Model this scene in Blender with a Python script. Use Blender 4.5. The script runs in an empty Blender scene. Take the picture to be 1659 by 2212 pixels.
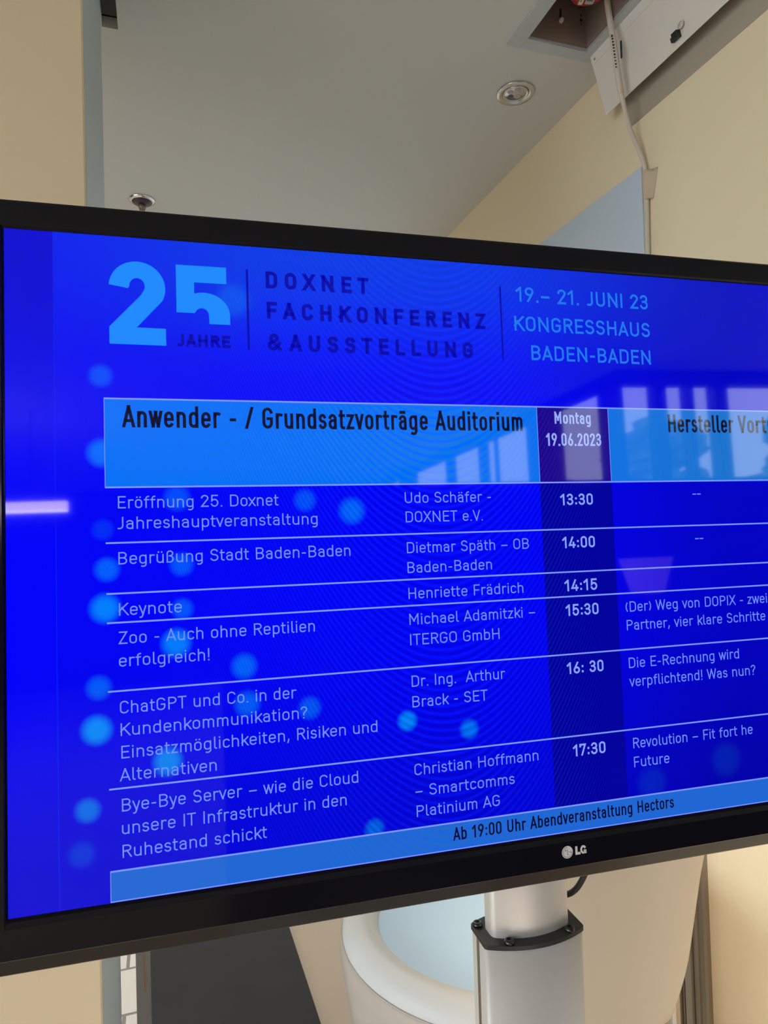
import bpy, bmesh, math, random
from mathutils import Vector, Matrix

# ------------------------------------------------------------------ camera, world, lights, exposure
SC = bpy.context.scene
COL = SC.collection
PI = math.pi
R_ = math.radians

SC.view_settings.view_transform = 'Standard'
SC.view_settings.look = 'None'
SC.view_settings.gamma = 1.0
EXPO = 0.82
SC.view_settings.exposure = EXPO
SC.view_settings.use_curve_mapping = False
SC.cycles.use_denoising = True
SC.cycles.max_bounces = 10
SC.cycles.diffuse_bounces = 6
SC.cycles.sample_clamp_indirect = 6.0

CAM_H = 1.5
yaw, pitch, roll = R_(18.2), R_(1.3), R_(1.72)
fw = Vector((math.sin(yaw) * math.cos(pitch), math.cos(yaw) * math.cos(pitch), math.sin(pitch)))
rt = Vector((math.cos(yaw), -math.sin(yaw), 0))
up = rt.cross(fw)
cR = rt * math.cos(roll) - up * math.sin(roll)
cU = rt * math.sin(roll) + up * math.cos(roll)
cam_d = bpy.data.cameras.new('camera')
cam_d.sensor_fit = 'HORIZONTAL'
cam_d.sensor_width = 36.0
cam_d.lens = 36.0 * 1475.0 / 1659.0
cam_d.clip_start = 0.02
cam = bpy.data.objects.new('camera', cam_d)
COL.objects.link(cam)
m = Matrix((cR, cU, -fw)).transposed().to_4x4()
m.translation = Vector((0, 0, CAM_H))
cam.matrix_world = m
SC.camera = cam

world = bpy.data.worlds.new('overcast_sky')
SC.world = world
world.use_nodes = True
wb = world.node_tree.nodes['Background']
wb.inputs[0].default_value = (0.93, 0.965, 1.0, 1)
wb.inputs[1].default_value = 5.8


def light(name, kind, loc, energy, color, **kw):
    d = bpy.data.lights.new(name, kind)
    d.energy = energy
    d.color = color
    tgt = kw.pop('target', None)
    for k, v in kw.items():
        setattr(d, k, v)
    o = bpy.data.objects.new(name, d)
    COL.objects.link(o)
    o.location = loc
    if tgt is not None:
        o.rotation_euler = (Vector(tgt) - Vector(loc)).to_track_quat('-Z', 'Y').to_euler()
    return o


WARM = (1.0, 0.80, 0.56)
COOL = (0.80, 0.91, 1.0)
ZC = 2.65          # ceiling height
XW = 1.1125        # right wall
# daylight entering through the glazed foyer walls and the added left glazing (sky portals)
for loc, sx, sy, tgt in (((4.3, -2.66, 1.4), 3.5, 2.4, (4.3, 0, 1.4)), ((2.1, -5.3, 1.4), 5.6, 2.4, (0, -5.0, 1.4)),
                         ((-4.12, -0.9, 1.35), 4.2, 2.5, (0, -0.9, 1.35))):
    o = light('window_daylight', 'AREA', loc, 1, COOL, shape='RECTANGLE', size=sx, size_y=sy, target=tgt)
    o.data.cycles.is_portal = True
# unseen ceiling spots added for brightness; the second follows the cable's shadow direction
CEIL_W = (1.0, 0.90, 0.78)
for x, y, e, c, r in ((-1.3, -0.6, 16, CEIL_W, 0.12), (0.38, 2.85, 34, CEIL_W, 0.06), (-0.9, 3.2, 20, COOL, 0.15),
                      (0.85, 3.6, 18, COOL, 0.15)):
    light('unseen_ceiling_spot', 'SPOT', (x, y, ZC - 0.04), e, c, spot_size=R_(165), spot_blend=0.8, shadow_soft_size=r)

light('wall_fill_spot', 'SPOT', (0.30, 1.0, ZC - 0.04), 62, WARM, spot_size=R_(44), spot_blend=1.0, shadow_soft_size=0.06, target=(1.11, 1.02, 0.55))  # unseen spot added to warm the lower right wall
light('low_fill_light', 'POINT', (0.42, -0.35, 0.35), 5.0, CEIL_W, shadow_soft_size=0.25)  # unseen point light added low to brighten cloth and mast

# ------------------------------------------------------------------ materials
def sl(c):
    """sRGB 0-255 -> linear"""
    out = []
    for v in c:
        v = v / 255.0
        out.append(v / 12.92 if v <= 0.04045 else ((v + 0.055) / 1.055) ** 2.4)
    return tuple(out)


def mat(name, color, rough=0.6, metal=0.0, spec=0.5, bump=0.0, bscale=200.0, var=0.0, vscale=3.0,
        emit=None, estr=0.0, brushed=False, trans=0.0):
    mt = bpy.data.materials.new(name)
    mt.use_nodes = True
    nt = mt.node_tree
    p = nt.nodes['Principled BSDF']
    p.inputs['Base Color'].default_value = (*color, 1)
    p.inputs['Roughness'].default_value = rough
    p.inputs['Metallic'].default_value = metal
    p.inputs['Specular IOR Level'].default_value = spec
    if trans:
        p.inputs['Transmission Weight'].default_value = trans
    if emit:
        p.inputs['Emission Color'].default_value = (*emit, 1)
        p.inputs['Emission Strength'].default_value = estr
    tc = nt.nodes.new('ShaderNodeTexCoord')
    if var > 0:
        n = nt.nodes.new('ShaderNodeTexNoise')
        n.inputs['Scale'].default_value = vscale
        n.inputs['Detail'].default_value = 4
        nt.links.new(tc.outputs['Object'], n.inputs['Vector'])
        mr = nt.nodes.new('ShaderNodeMapRange')
        mr.inputs[3].default_value = 1 - var
        mr.inputs[4].default_value = 1 + var
        nt.links.new(n.outputs['Fac'], mr.inputs[0])
        mx = nt.nodes.new('ShaderNodeVectorMath')
        mx.operation = 'SCALE'
        mx.inputs[0].default_value = color
        nt.links.new(mr.outputs[0], mx.inputs['Scale'])
        nt.links.new(mx.outputs[0], p.inputs['Base Color'])
    if bump > 0 or brushed:
        n2 = nt.nodes.new('ShaderNodeTexNoise')
        n2.inputs['Scale'].default_value = bscale
        n2.inputs['Detail'].default_value = 3
        if brushed:
            mp = nt.nodes.new('ShaderNodeMapping')
            mp.inputs['Scale'].default_value = (1, 1, 0.01)
            nt.links.new(tc.outputs['Object'], mp.inputs[0])
            nt.links.new(mp.outputs[0], n2.inputs['Vector'])
        else:
            nt.links.new(tc.outputs['Object'], n2.inputs['Vector'])
        b = nt.nodes.new('ShaderNodeBump')
        b.inputs['Strength'].default_value = max(bump, 0.03)
        b.inputs['Distance'].default_value = 0.002
        nt.links.new(n2.outputs['Fac'], b.inputs['Height'])
        nt.links.new(b.outputs[0], p.inputs['Normal'])
    return mt


M = {}
M['wall'] = mat('cream_wall_paint', (0.80, 0.69, 0.49), 0.8, spec=0.2, bump=0.12, bscale=60, var=0.02, vscale=2)
M['grey_band'] = mat('grey_wall_band', (0.40, 0.36, 0.29), 0.85, spec=0.1, bump=0.12, bscale=60, var=0.02, vscale=2)
M['pier'] = mat('cream_pier_paint', (0.74, 0.62, 0.42), 0.8, spec=0.2, bump=0.2, bscale=40, var=0.03, vscale=4)
M['pier_side'] = mat('pier_side_daylight_tint', (0.47, 0.53, 0.56), 0.8, spec=0.2, bump=0.1, bscale=60)
M['ceil'] = mat('white_ceiling_paint', (0.57, 0.58, 0.57), 0.9, spec=0.1, bump=0.1, bscale=50, var=0.015, vscale=1.5)
M['slab'] = mat('raw_slab_edge', (0.62, 0.60, 0.56), 0.9, spec=0.1, bump=0.4, bscale=60)
M['void'] = mat('dark_ceiling_void', (0.03, 0.03, 0.03), 0.9, spec=0.1)
M['foyer'] = mat('dark_timber_wall', (0.05, 0.04, 0.04), 0.7, spec=0.2)
M['panel'] = mat('pale_blue_board', (0.54, 0.64, 0.75), 0.55, spec=0.3, var=0.02, vscale=3)
M['blackgloss'] = mat('black_gloss_plastic', (0.005, 0.005, 0.008), 0.12, spec=0.24)
M['violetblack'] = mat('dark_violet_enamel', (0.03, 0.02, 0.04), 0.3)
M['blackchin'] = mat('black_satin_plastic', (0.012, 0.011, 0.012), 0.2, spec=0.3)
M['blackback'] = mat('black_matt_plastic', (0.012, 0.012, 0.013), 0.5)
M['silverprint'] = mat('silver_print', (0.62, 0.62, 0.62), 0.45)
M['alu'] = mat('brushed_anodised_aluminium', (0.72, 0.70, 0.66), 0.50, metal=0.55, bump=0.02, bscale=300, brushed=True)
M['slot'] = mat('shadow_slot_aluminium', (0.20, 0.17, 0.13), 0.5, metal=0.6)
M['blackmetal'] = mat('black_powder_coat', (0.012, 0.012, 0.013), 0.5, bump=0.1, bscale=500)
M['bolt'] = mat('black_oxide_steel', (0.008, 0.008, 0.009), 0.3, spec=0.7)
M['chrome'] = mat('chrome', (0.75, 0.75, 0.74), 0.12, metal=1.0)
M['hatchframe'] = mat('blue_grey_hatch_enamel', (0.43, 0.48, 0.50), 0.5)
M['shaft'] = mat('brown_fibre_board', (0.26, 0.20, 0.17), 0.8, bump=0.15, bscale=90, var=0.08, vscale=6)
M['flap'] = mat('white_enamel_sheet', (0.70, 0.67, 0.62), 0.42, spec=0.4)
M['red'] = mat('red_plastic', (0.42, 0.035, 0.02), 0.4)
M['sticker'] = mat('white_sticker', (0.62, 0.58, 0.52), 0.5)
M['stickergrey'] = mat('silver_sticker', (0.40, 0.40, 0.41), 0.4)
M['ink'] = mat('black_ink', (0.02, 0.02, 0.02), 0.6)
M['cable'] = mat('ivory_cable_sheath', (0.60, 0.55, 0.47), 0.45)
M['tape'] = mat('cream_paper_tape', (0.60, 0.49, 0.35), 0.75, bump=0.2, bscale=120)
M['shell'] = mat('warm_shaded_leatherette', (0.46, 0.41, 0.35), 0.5, spec=0.35, bump=0.05, bscale=300)  # darker copy of the white cover, warm shade put into the colour
M['leather'] = mat('white_leatherette', (0.62, 0.63, 0.62), 0.5, spec=0.35, bump=0.05, bscale=300)
M['lining'] = mat('cool_lit_leatherette', (0.50, 0.70, 0.90), 0.5, spec=0.35, bump=0.05, bscale=300)  # cool light on the chair's inside, put into the colour
M['cloth'] = mat('cream_cloth', (0.86, 0.80, 0.69), 0.85, spec=0.1, bump=0.1, bscale=400)
M['mat'] = mat('charcoal_mat', (0.045, 0.045, 0.046), 0.85, spec=0.2, bump=0.3, bscale=700, var=0.15, vscale=7)
M['profile'] = mat('bronze_grey_aluminium', (0.34, 0.30, 0.25), 0.36, metal=0.7, bump=0.02, brushed=True)
M['profflat'] = mat('grey_aluminium', (0.40, 0.38, 0.34), 0.5, metal=0.4)
M['post'] = mat('blue_grey_metal', (0.30, 0.32, 0.36), 0.4, metal=0.3)
M['orange_glint'] = mat('orange_glint_strip', (0.42, 0.26, 0.15), 0.35, metal=0.8)
M['lens'] = mat('frosted_led_lens', (0.30, 0.29, 0.27), 0.35, emit=(1, 0.93, 0.82), estr=0.02)
M['lensdark'] = mat('smoked_led_lens', (0.10, 0.09, 0.08), 0.3)
M['lampring'] = mat('brushed_lamp_ring', (0.62, 0.61, 0.59), 0.22, metal=0.95)


def glass_mat():
    mt = bpy.data.materials.new('window_glass')
    mt.use_nodes = True
    nt = mt.node_tree
    nt.nodes.clear()
    out = nt.nodes.new('ShaderNodeOutputMaterial')
    tr = nt.nodes.new('ShaderNodeBsdfTransparent')
    tr.inputs[0].default_value = (0.95, 0.97, 0.98, 1)
    gl = nt.nodes.new('ShaderNodeBsdfGlossy')
    gl.inputs['Roughness'].default_value = 0.01
    mx = nt.nodes.new('ShaderNodeMixShader')
    mx.inputs[0].default_value = 0.06
    nt.links.new(tr.outputs[0], mx.inputs[1])
    nt.links.new(gl.outputs[0], mx.inputs[2])
    nt.links.new(mx.outputs[0], out.inputs[0])
    return mt


M['glass'] = glass_mat()
M['frame'] = mat('dark_window_frame', (0.05, 0.05, 0.055), 0.5)
M['tube'] = mat('lit_pink_white_diffuser', (0.9, 0.8, 0.8), 0.4, emit=(1.0, 0.78, 0.80), estr=15)
M['tubeedge'] = mat('lit_lower_edge', (0.9, 0.8, 0.8), 0.4, emit=(1.0, 0.86, 0.82), estr=22)
M['violet'] = mat('lit_violet_shade', (0.6, 0.3, 0.8), 0.5, emit=(0.75, 0.35, 1.0), estr=1.0)
M['leaf'] = mat('tree_leaves', (0.14, 0.22, 0.08), 0.8, var=0.5, vscale=6)
M['bark'] = mat('tree_bark', (0.10, 0.07, 0.05), 0.9, bump=0.5, bscale=20)
M['ground'] = mat('pale_gravel', (0.30, 0.29, 0.27), 0.95, bump=0.4, bscale=80, var=0.1, vscale=2)
M['house'] = mat('pale_render', (0.55, 0.52, 0.48), 0.9)
M['roof'] = mat('grey_roof', (0.12, 0.11, 0.11), 0.8)


def stone_mat():
    mt = bpy.data.materials.new('pale_stone_paving')
    mt.use_nodes = True
    nt = mt.node_tree
    p = nt.nodes['Principled BSDF']
    p.inputs['Roughness'].default_value = 0.6
    tc = nt.nodes.new('ShaderNodeTexCoord')
    mp = nt.nodes.new('ShaderNodeMapping')
    mp.inputs['Location'].default_value = (0.138, 0.07, 0)
    nt.links.new(tc.outputs['Object'], mp.inputs[0])
    br = nt.nodes.new('ShaderNodeTexBrick')
    br.inputs['Color1'].default_value = (0.86, 0.80, 0.74, 1)  # pale stone, with the sun's brightness put into its colour
    br.inputs['Color2'].default_value = (0.82, 0.76, 0.70, 1)
    br.inputs['Mortar'].default_value = (0.30, 0.27, 0.24, 1)
    br.inputs['Scale'].default_value = 1.0
    br.inputs['Mortar Size'].default_value = 0.006
    br.inputs['Brick Width'].default_value = 0.5
    br.inputs['Row Height'].default_value = 0.24
    nt.links.new(mp.outputs[0], br.inputs['Vector'])
    n = nt.nodes.new('ShaderNodeTexNoise')
    n.inputs['Scale'].default_value = 9
    n.inputs['Detail'].default_value = 6
    nt.links.new(tc.outputs['Object'], n.inputs['Vector'])
    mr = nt.nodes.new('ShaderNodeMapRange')
    mr.inputs[1].default_value = 0.60
    mr.inputs[2].default_value = 0.74
    mr.inputs[3].default_value = 0.0
    mr.inputs[4].default_value = 0.45
    nt.links.new(n.outputs['Fac'], mr.inputs[0])
    mx = nt.nodes.new('ShaderNodeMix')
    mx.data_type = 'RGBA'
    mx.inputs['B'].default_value = (0.34, 0.30, 0.27, 1)
    nt.links.new(mr.outputs[0], mx.inputs['Factor'])
    nt.links.new(br.outputs['Color'], mx.inputs['A'])
    nt.links.new(mx.outputs['Result'], p.inputs['Base Color'])
    return mt


M['stone'] = stone_mat()
M['vinyl'] = mat('beige_vinyl_floor', (0.52, 0.42, 0.32), 0.55, spec=0.3, var=0.04, vscale=5)


# ------------------------------------------------------------------ mesh helpers
class MB:
    """collects shapes into one mesh"""
    def __init__(self):
        self.v, self.f, self.mi, self.sm = [], [], [], []

    def add(self, verts, faces, mi=0, smooth=False):
        b = len(self.v)
        self.v += [tuple(q) for q in verts]
        for f in faces:
            self.f.append(tuple(i + b for i in f))
            self.mi.append(mi)
            self.sm.append(smooth)

    def box(self, x0, x1, y0, y1, z0, z1, mi=0):
        self.add([(x0, y0, z0), (x1, y0, z0), (x1, y1, z0), (x0, y1, z0), (x0, y0, z1), (x1, y0, z1), (x1, y1, z1), (x0, y1, z1)],
                 [(0, 3, 2, 1), (4, 5, 6, 7), (0, 1, 5, 4), (1, 2, 6, 5), (2, 3, 7, 6), (3, 0, 4, 7)], mi)

    def prism(self, pts, z0, z1, mi=0, smooth=False, caps=True):
        n = len(pts)
        vs = [(x, y, z0) for x, y in pts] + [(x, y, z1) for x, y in pts]
        self.add(vs, [(i, (i + 1) % n, n + (i + 1) % n, n + i) for i in range(n)], mi, smooth)
        if caps:
            self.add(vs, [tuple(range(n - 1, -1, -1)), tuple(range(n, 2 * n))], mi, False)

    def extrude_poly(self, poly, vec, mi=0):
        n = len(poly)
        a = [Vector(q) for q in poly]
        b = [q + Vector(vec) for q in a]
        self.add(a + b, [tuple(range(n)), tuple(range(2 * n - 1, n - 1, -1))] + [(i, n + i, n + (i + 1) % n, (i + 1) % n) for i in range(n)], mi)

    def lathe(self, prof, center, axis='Z', seg=32, mi=0, smooth=True, sx=1.0, sy=1.0):
        vs, fs = [], []
        for r, h in prof:
            for k in range(seg):
                a = 2 * PI * k / seg
                p = (r * math.cos(a) * sx, r * math.sin(a) * sy, h)
                if axis == 'X':
                    p = (h, p[0], p[1])
                elif axis == 'Y':
                    p = (p[0], h, p[1])
                vs.append((p[0] + center[0], p[1] + center[1], p[2] + center[2]))
        for i in range(len(prof) - 1):
            for k in range(seg):
                k2 = (k + 1) % seg
                fs.append((i * seg + k, i * seg + k2, (i + 1) * seg + k2, (i + 1) * seg + k))
        self.add(vs, fs, mi, smooth)
        for i, rev in ((0, True), (len(prof) - 1, False)):
            if prof[i][0] > 1e-6:
                r = list(range(i * seg, (i + 1) * seg))
                self.add(vs, [tuple(reversed(r)) if rev else tuple(r)], mi, False)

    def tube(self, pts, r, seg=12, mi=0):
        pts = [Vector(q) for q in pts]
        n = len(pts)
        vs, fs = [], []
        prev = None
        for i, q in enumerate(pts):
            t = (pts[min(i + 1, n - 1)] - pts[max(i - 1, 0)]).normalized()
            if prev is None:
                a = t.orthogonal().normalized()
            else:
                a = (prev - t * prev.dot(t)).normalized()
            prev = a
            b = t.cross(a)
            rr = r[i] if isinstance(r, (list, tuple)) else r
            for k in range(seg):
                an = 2 * PI * k / seg
                vs.append(q + a * (rr * math.cos(an)) + b * (rr * math.sin(an)))
        for i in range(n - 1):
            for k in range(seg):
                k2 = (k + 1) % seg
                fs.append((i * seg + k, i * seg + k2, (i + 1) * seg + k2, (i + 1) * seg + k))
        self.add(vs, fs, mi, True)
        self.add(vs, [tuple(reversed(range(seg))), tuple(range((n - 1) * seg, n * seg))], mi)

    def build(self, name, mats, parent=None, loc=None, bevel=0.0, bseg=2, recalc=True):
        me = bpy.data.meshes.new(name)
        me.from_pydata(self.v, [], self.f)
        if not isinstance(mats, (list, tuple)):
            mats = [mats]
        for q in mats:
            me.materials.append(q)
        for p, i, s in zip(me.polygons, self.mi, self.sm):
            p.material_index = i
            p.use_smooth = s
        if recalc:
            bm = bmesh.new()
            bm.from_mesh(me)
            bmesh.ops.remove_doubles(bm, verts=bm.verts, dist=1e-6)
            bmesh.ops.recalc_face_normals(bm, faces=bm.faces)
            bm.to_mesh(me)
            bm.free()
        me.update()
        o = bpy.data.objects.new(name, me)
        COL.objects.link(o)
        if parent is not None:
            o.parent = parent
        if loc is not None:
            o.location = loc
        if bevel > 0:
            md = o.modifiers.new('bevel', 'BEVEL')
            md.width = bevel
            md.segments = bseg
            md.limit_method = 'ANGLE'
        return o


def catmull(pts, sub=8):
    pts = [Vector(p) for p in pts]
    out = []
    n = len(pts)
    for i in range(n - 1):
        p0, p1, p2, p3 = pts[max(i - 1, 0)], pts[i], pts[i + 1], pts[min(i + 2, n - 1)]
        for k in range(sub):
            t = k / sub
            out.append(0.5 * ((2 * p1) + (p2 - p0) * t + (2 * p0 - 5 * p1 + 4 * p2 - p3) * t * t + (3 * p1 - p0 - 3 * p2 + p3) * t ** 3))
    out.append(pts[-1])
    return out


def thing(name, label, cat, loc=(0, 0, 0), group=None, mw=None):
    o = bpy.data.objects.new(name, None)
    COL.objects.link(o)
    o.empty_display_size = 0.05
    if mw is not None:
        o.matrix_world = mw
    else:
        o.location = loc
    o['label'] = label
    o['category'] = cat
    if group:
        o['group'] = group
    return o


def tag(o, label, cat, group=None):
    o['label'] = label
    o['category'] = cat
    if group:
        o['group'] = group
    return o


def struct(o, label=None):
    o['kind'] = 'structure'
    if label:
        o['label'] = label
    return o


# ------------------------------------------------------------------ room shell
# ceiling: tiles around the hatch opening and the slot beside the pier
HX0, HX1, HY0, HY1 = 0.852, 1.016, 0.93, 1.395      # hatch opening
SX0, SX1, SY0, SY1 = -0.10, -0.066, 1.28, 1.630     # slot opening
cb = MB()
xs = [-4.2, SX0, SX1, HX0, HX1, XW, 2.4, 6.2]
ys = [-8.7, -2.7, HY0, SY0, HY1, SY1, 4.6]
for i in range(len(xs) - 1):
    for j in range(len(ys) - 1):
        x0, x1, y0, y1 = xs[i], xs[i + 1], ys[j], ys[j + 1]
        xm, ym = (x0 + x1) / 2, (y0 + y1) / 2
        if HX0 < xm < HX1 and HY0 < ym < HY1:
            continue
        if SX0 < xm < SX1 and SY0 < ym < SY1:
            continue
        if (xm > XW and ym > 0.95) or (xm > XW and ym < -2.7):
            continue
        cb.add([(x0, y0, ZC), (x1, y0, ZC), (x1, y1, ZC), (x0, y1, ZC)], [(3, 2, 1, 0)], 0)
cb.add([(XW, -8.7, ZC), (1.86, -8.7, ZC), (2.45, -2.7, ZC), (XW, -2.7, ZC)], [(3, 2, 1, 0)], 0)
# slab edges and void above the slot
TH = 0.026
cb.add([(SX0, SY1, ZC), (SX1, SY1, ZC), (SX1, SY1, ZC + TH), (SX0, SY1, ZC + TH)], [(0, 1, 2, 3)], 1)
cb.add([(SX1, SY0, ZC), (SX1, SY1, ZC), (SX1, SY1, ZC + TH), (SX1, SY0, ZC + TH)], [(0, 1, 2, 3)], 1)
cb.add([(SX0, SY0, ZC), (SX0, SY1, ZC), (SX0, SY1, ZC + TH), (SX0, SY0, ZC + TH)], [(3, 2, 1, 0)], 1)
for q in ((SX0 - 0.04, SX1 + 0.04, SY0 - 0.02, SY1 + 0.04, ZC + 0.11, ZC + 0.12), (SX0 - 0.05, SX0 - 0.04, SY0 - 0.02, SY1 + 0.04, ZC + 0.004, ZC + 0.12),
          (SX1 + 0.04, SX1 + 0.05, SY0 - 0.02, SY1 + 0.04, ZC + 0.004, ZC + 0.12), (SX0 - 0.04, SX1 + 0.04, SY1 + 0.04, SY1 + 0.05, ZC + 0.004, ZC + 0.12),
          (SX0 - 0.04, SX1 + 0.04, SY0 - 0.03, SY0 - 0.02, ZC + 0.004, ZC + 0.12)):
    cb.box(*q, 1)
cb.tube([(SX0 - 0.03, 1.50, ZC + 0.10), (SX1 + 0.03, 1.60, ZC + 0.06)], 0.002, 8, 2)
cb.box(SX0 - 0.04, SX1 + 0.04, SY1 + 0.012, SY1 + 0.038, ZC + TH, ZC + TH + 0.012, 2)
struct(cb.build('ceiling', [M['ceil'], M['slab'], M['void']], recalc=False))

fb = MB()
fb.add([(-0.055, -2.7, 0), (6.2, -2.7, 0), (6.2, 4.6, 0), (-0.055, 4.6, 0)], [(0, 1, 2, 3)], 0)
fb.add([(-0.055, -8.7, 0), (2.4, -8.7, 0), (2.4, -2.7, 0), (-0.055, -2.7, 0)], [(0, 1, 2, 3)], 0)
fb.add([(-4.2, -8.7, 0), (-0.055, -8.7, 0), (-0.055, 1.0, 0), (-4.2, 1.0, 0)], [(0, 1, 2, 3)], 0)
fb.add([(-4.2, 1.0, 0), (-0.055, 1.0, 0), (-0.055, 4.6, 0), (-4.2, 4.6, 0)], [(0, 1, 2, 3)], 1)
struct(fb.build('floor', [M['vinyl'], M['stone']], recalc=False))

wbm = MB()
wbm.box(XW, XW + 0.12, 0.42, 4.6, 0, ZC, 0)
struct(wbm.build('wall_right', M['wall']))

# thin grey band below the ceiling behind the hatch flap, slanted end along the cable
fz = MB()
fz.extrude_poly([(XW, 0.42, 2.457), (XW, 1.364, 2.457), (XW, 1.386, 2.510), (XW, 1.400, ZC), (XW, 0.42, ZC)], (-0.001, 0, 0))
struct(fz.build('upper_wall_band', M['grey_band']))

wl = MB()
wl.box(-0.62, -0.10, 1.176, 1.60, 0, ZC, 0)
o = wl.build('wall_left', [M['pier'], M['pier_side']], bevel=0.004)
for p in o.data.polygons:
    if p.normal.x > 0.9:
        p.material_index = 1  # cool daylight on this side is put into its colour
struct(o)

wf = MB()
wf.box(-4.2, XW, 4.5, 4.6, 0, ZC)
struct(wf.build('wall_back', M['wall']))
ws = MB()
ws.box(-4.3, -4.2, -8.7, -3.0, 0, ZC)
ws.box(-4.3, -4.2, 1.2, 4.6, 0, ZC)
struct(ws.build('wall_far_left', M['foyer']))
wr = MB()
wr.box(-4.2, 1.9, -8.8, -8.7, 0, ZC)
struct(wr.build('wall_front', M['foyer']))
we = MB()
we.box(6.2, 6.3, -2.7, 0.5, 0, ZC)
we.box(XW + 0.12, 6.2, 0.42, 0.5, 0, ZC)
struct(we.build('wall_far_right', M['foyer']))

# glazed facades of the foyer; the first two are seen mirrored in the screen
win_n = [0]


def window(axis, c, a0, a1, z0, z1, posts, rails, rot=0.0, depth=0.05):
    """axis 'Y': wall plane y=c, spans x a0..a1 ; axis 'X': wall plane x=c, spans y"""
    win_n[0] += 1
    root = bpy.data.objects.new('window_%d' % win_n[0], None)
    COL.objects.link(root)
    root.location = ((a0 + a1) / 2, c, 0) if axis == 'Y' else (c, (a0 + a1) / 2, 0)
    struct(root)
    lx, ly, _ = root.location
    root.rotation_euler = (0, 0, rot)

    def bx(mb, u0, u1, zz0, zz1, t):
        if axis == 'Y':
            mb.box(u0 - lx, u1 - lx, -t, t, zz0, zz1)
        else:
            mb.box(-t, t, u0 - ly, u1 - ly, zz0, zz1)
    fr = MB()
    for u, w in posts:
        bx(fr, u - w / 2, u + w / 2, z0, z1, depth)
    for zz, w in rails:
        bx(fr, a0, a1, zz - w / 2, zz + w / 2, depth * 0.9)
    fr.build('window_frame', M['frame'], root)
    g = MB()
    bx(g, a0, a1, z0, z1, 0.004)
    g.build('pane', M['glass'], root)
    return root


window('Y', -2.7, 2.4, 6.2, 0.0, 2.60,
       [(2.42, 0.04), (2.71, 0.08), (2.93, 0.04), (3.155, 0.09), (4.25, 0.12), (5.2, 0.10), (6.17, 0.1)],
       [(2.58, 0.04), (1.02, 0.06), (0.04, 0.08)])
# the long facade runs back at a slight angle from the corner (2.45, -2.7)
FS = R_(-5.6)
fc = Vector((2.45, -2.7))
fd = Vector((math.sin(FS), -math.cos(FS)))
fmid = fc + fd * 3.0
w_ = window('X', fmid.x, fmid.y - 3.0, fmid.y + 3.0, 0.0, 2.60,
            [(fmid.y + 3.0 - a_, b_) for a_, b_ in ((0.12, 0.24), (0.985, 0.53), (1.83, 0.05), (2.1, 0.2), (2.92, 0.25), (4.35, 0.7), (5.5, 1.0))],
            [(2.58, 0.04), (0.04, 0.08)], rot=FS, depth=0.012)
window('X', -4.2, -3.0, 1.2, 0.0, 2.62, [(-2.95, 0.1), (-1.9, 0.06), (-0.9, 0.06), (0.1, 0.06), (1.15, 0.1)], [(2.59, 0.06), (0.04, 0.08)])  # unseen left glazing, added to light the right wall
hd = MB()
hd.box(2.4, 6.2, -2.75, -2.65, 2.60, ZC)
hd.box(-4.25, -4.15, -3.0, 1.2, 2.62, ZC)
e_ = fc + fd * 6.0
px_ = Vector((fd.y, -fd.x)) * 0.05
hd.extrude_poly([(fc.x - px_.x, fc.y - px_.y, 2.6), (fc.x + px_.x, fc.y + px_.y, 2.6), (e_.x + px_.x, e_.y + px_.y, 2.6), (e_.x - px_.x, e_.y - px_.y, 2.6)], (0, 0, ZC - 2.6))
struct(hd.build('trim_1', M['foyer']))

# ------------------------------------------------------------------ light fittings on the ceiling
def downlight(loc, label, group):
    t = thing('recessed_downlight', label, 'lamp', loc, group)
    a = MB()
    a.lathe([(0.049, 0.0), (0.051, -0.002), (0.049, -0.005), (0.040, -0.006), (0.034, -0.003), (0.033, 0.004)], (0, 0, 0), seg=48)
    a.build('trim_ring', M['lampring'], t)
    a = MB()
    a.lathe([(0.0, -0.0025), (0.028, -0.0025), (0.030, -0.001), (0.0315, -0.0055), (0.033, -0.0055), (0.0335, 0.001)], (0, 0, 0), seg=48)
    a.build('gimbal', M['lampring'], t)
    for k in range(5):
        an = 2 * PI * k / 5 + 2.0
        b = MB()
        b.lathe([(0.0, -0.0050), (0.004, -0.0046), (0.0075, -0.0032), (0.0085, -0.002)], (0.0165 * math.cos(an), 0.0165 * math.sin(an), 0), seg=20)
        b.build('led_lens', M['lensdark'] if k == 0 else M['lens'], t)
    c = MB()
    c.tube([(-0.048, 0.004, -0.005), (-0.034, 0.012, -0.0055)], 0.0012, 8)
    c.build('spring_clip', M['chrome'], t)
    return t


downlight((0.927, 1.588, ZC), 'round recessed downlight with five lenses beside the open ceiling hatch', None)

# pendant whose chrome canopy shows above the monitor
pd = thing('pendant_lamp', 'pendant lamp hung from a small chrome canopy above the monitor', 'lamp', (-0.034, 2.452, ZC))
a = MB()
a.lathe([(0.043, 0.0), (0.0435, -0.002), (0.042, -0.006), (0.036, -0.0085), (0.034, -0.009)], (0, 0, 0), seg=48)
a.build('canopy', M['chrome'], pd)
a = MB()
a.lathe([(0.034, -0.0085), (0.033, -0.011), (0.027, -0.0155), (0.016, -0.019), (0.0, -0.020)], (0, 0, 0), seg=48)
a.build('canopy_base', M['violetblack'], pd)
a = MB()
a.lathe([(0.012, -0.018), (0.0125, -0.028), (0.010, -0.034), (0.0, -0.034)], (0, 0, 0), seg=24)
a.build('collar', M['slot'], pd)
for k, dx in enumerate((-0.007, 0.0, 0.007)):
    a = MB()
    a.tube([(dx, 0, -0.03), (dx, 0, -0.46)], 0.0013, 8)
    a.build('suspension_wire', M['chrome'], pd)
a = MB()
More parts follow.
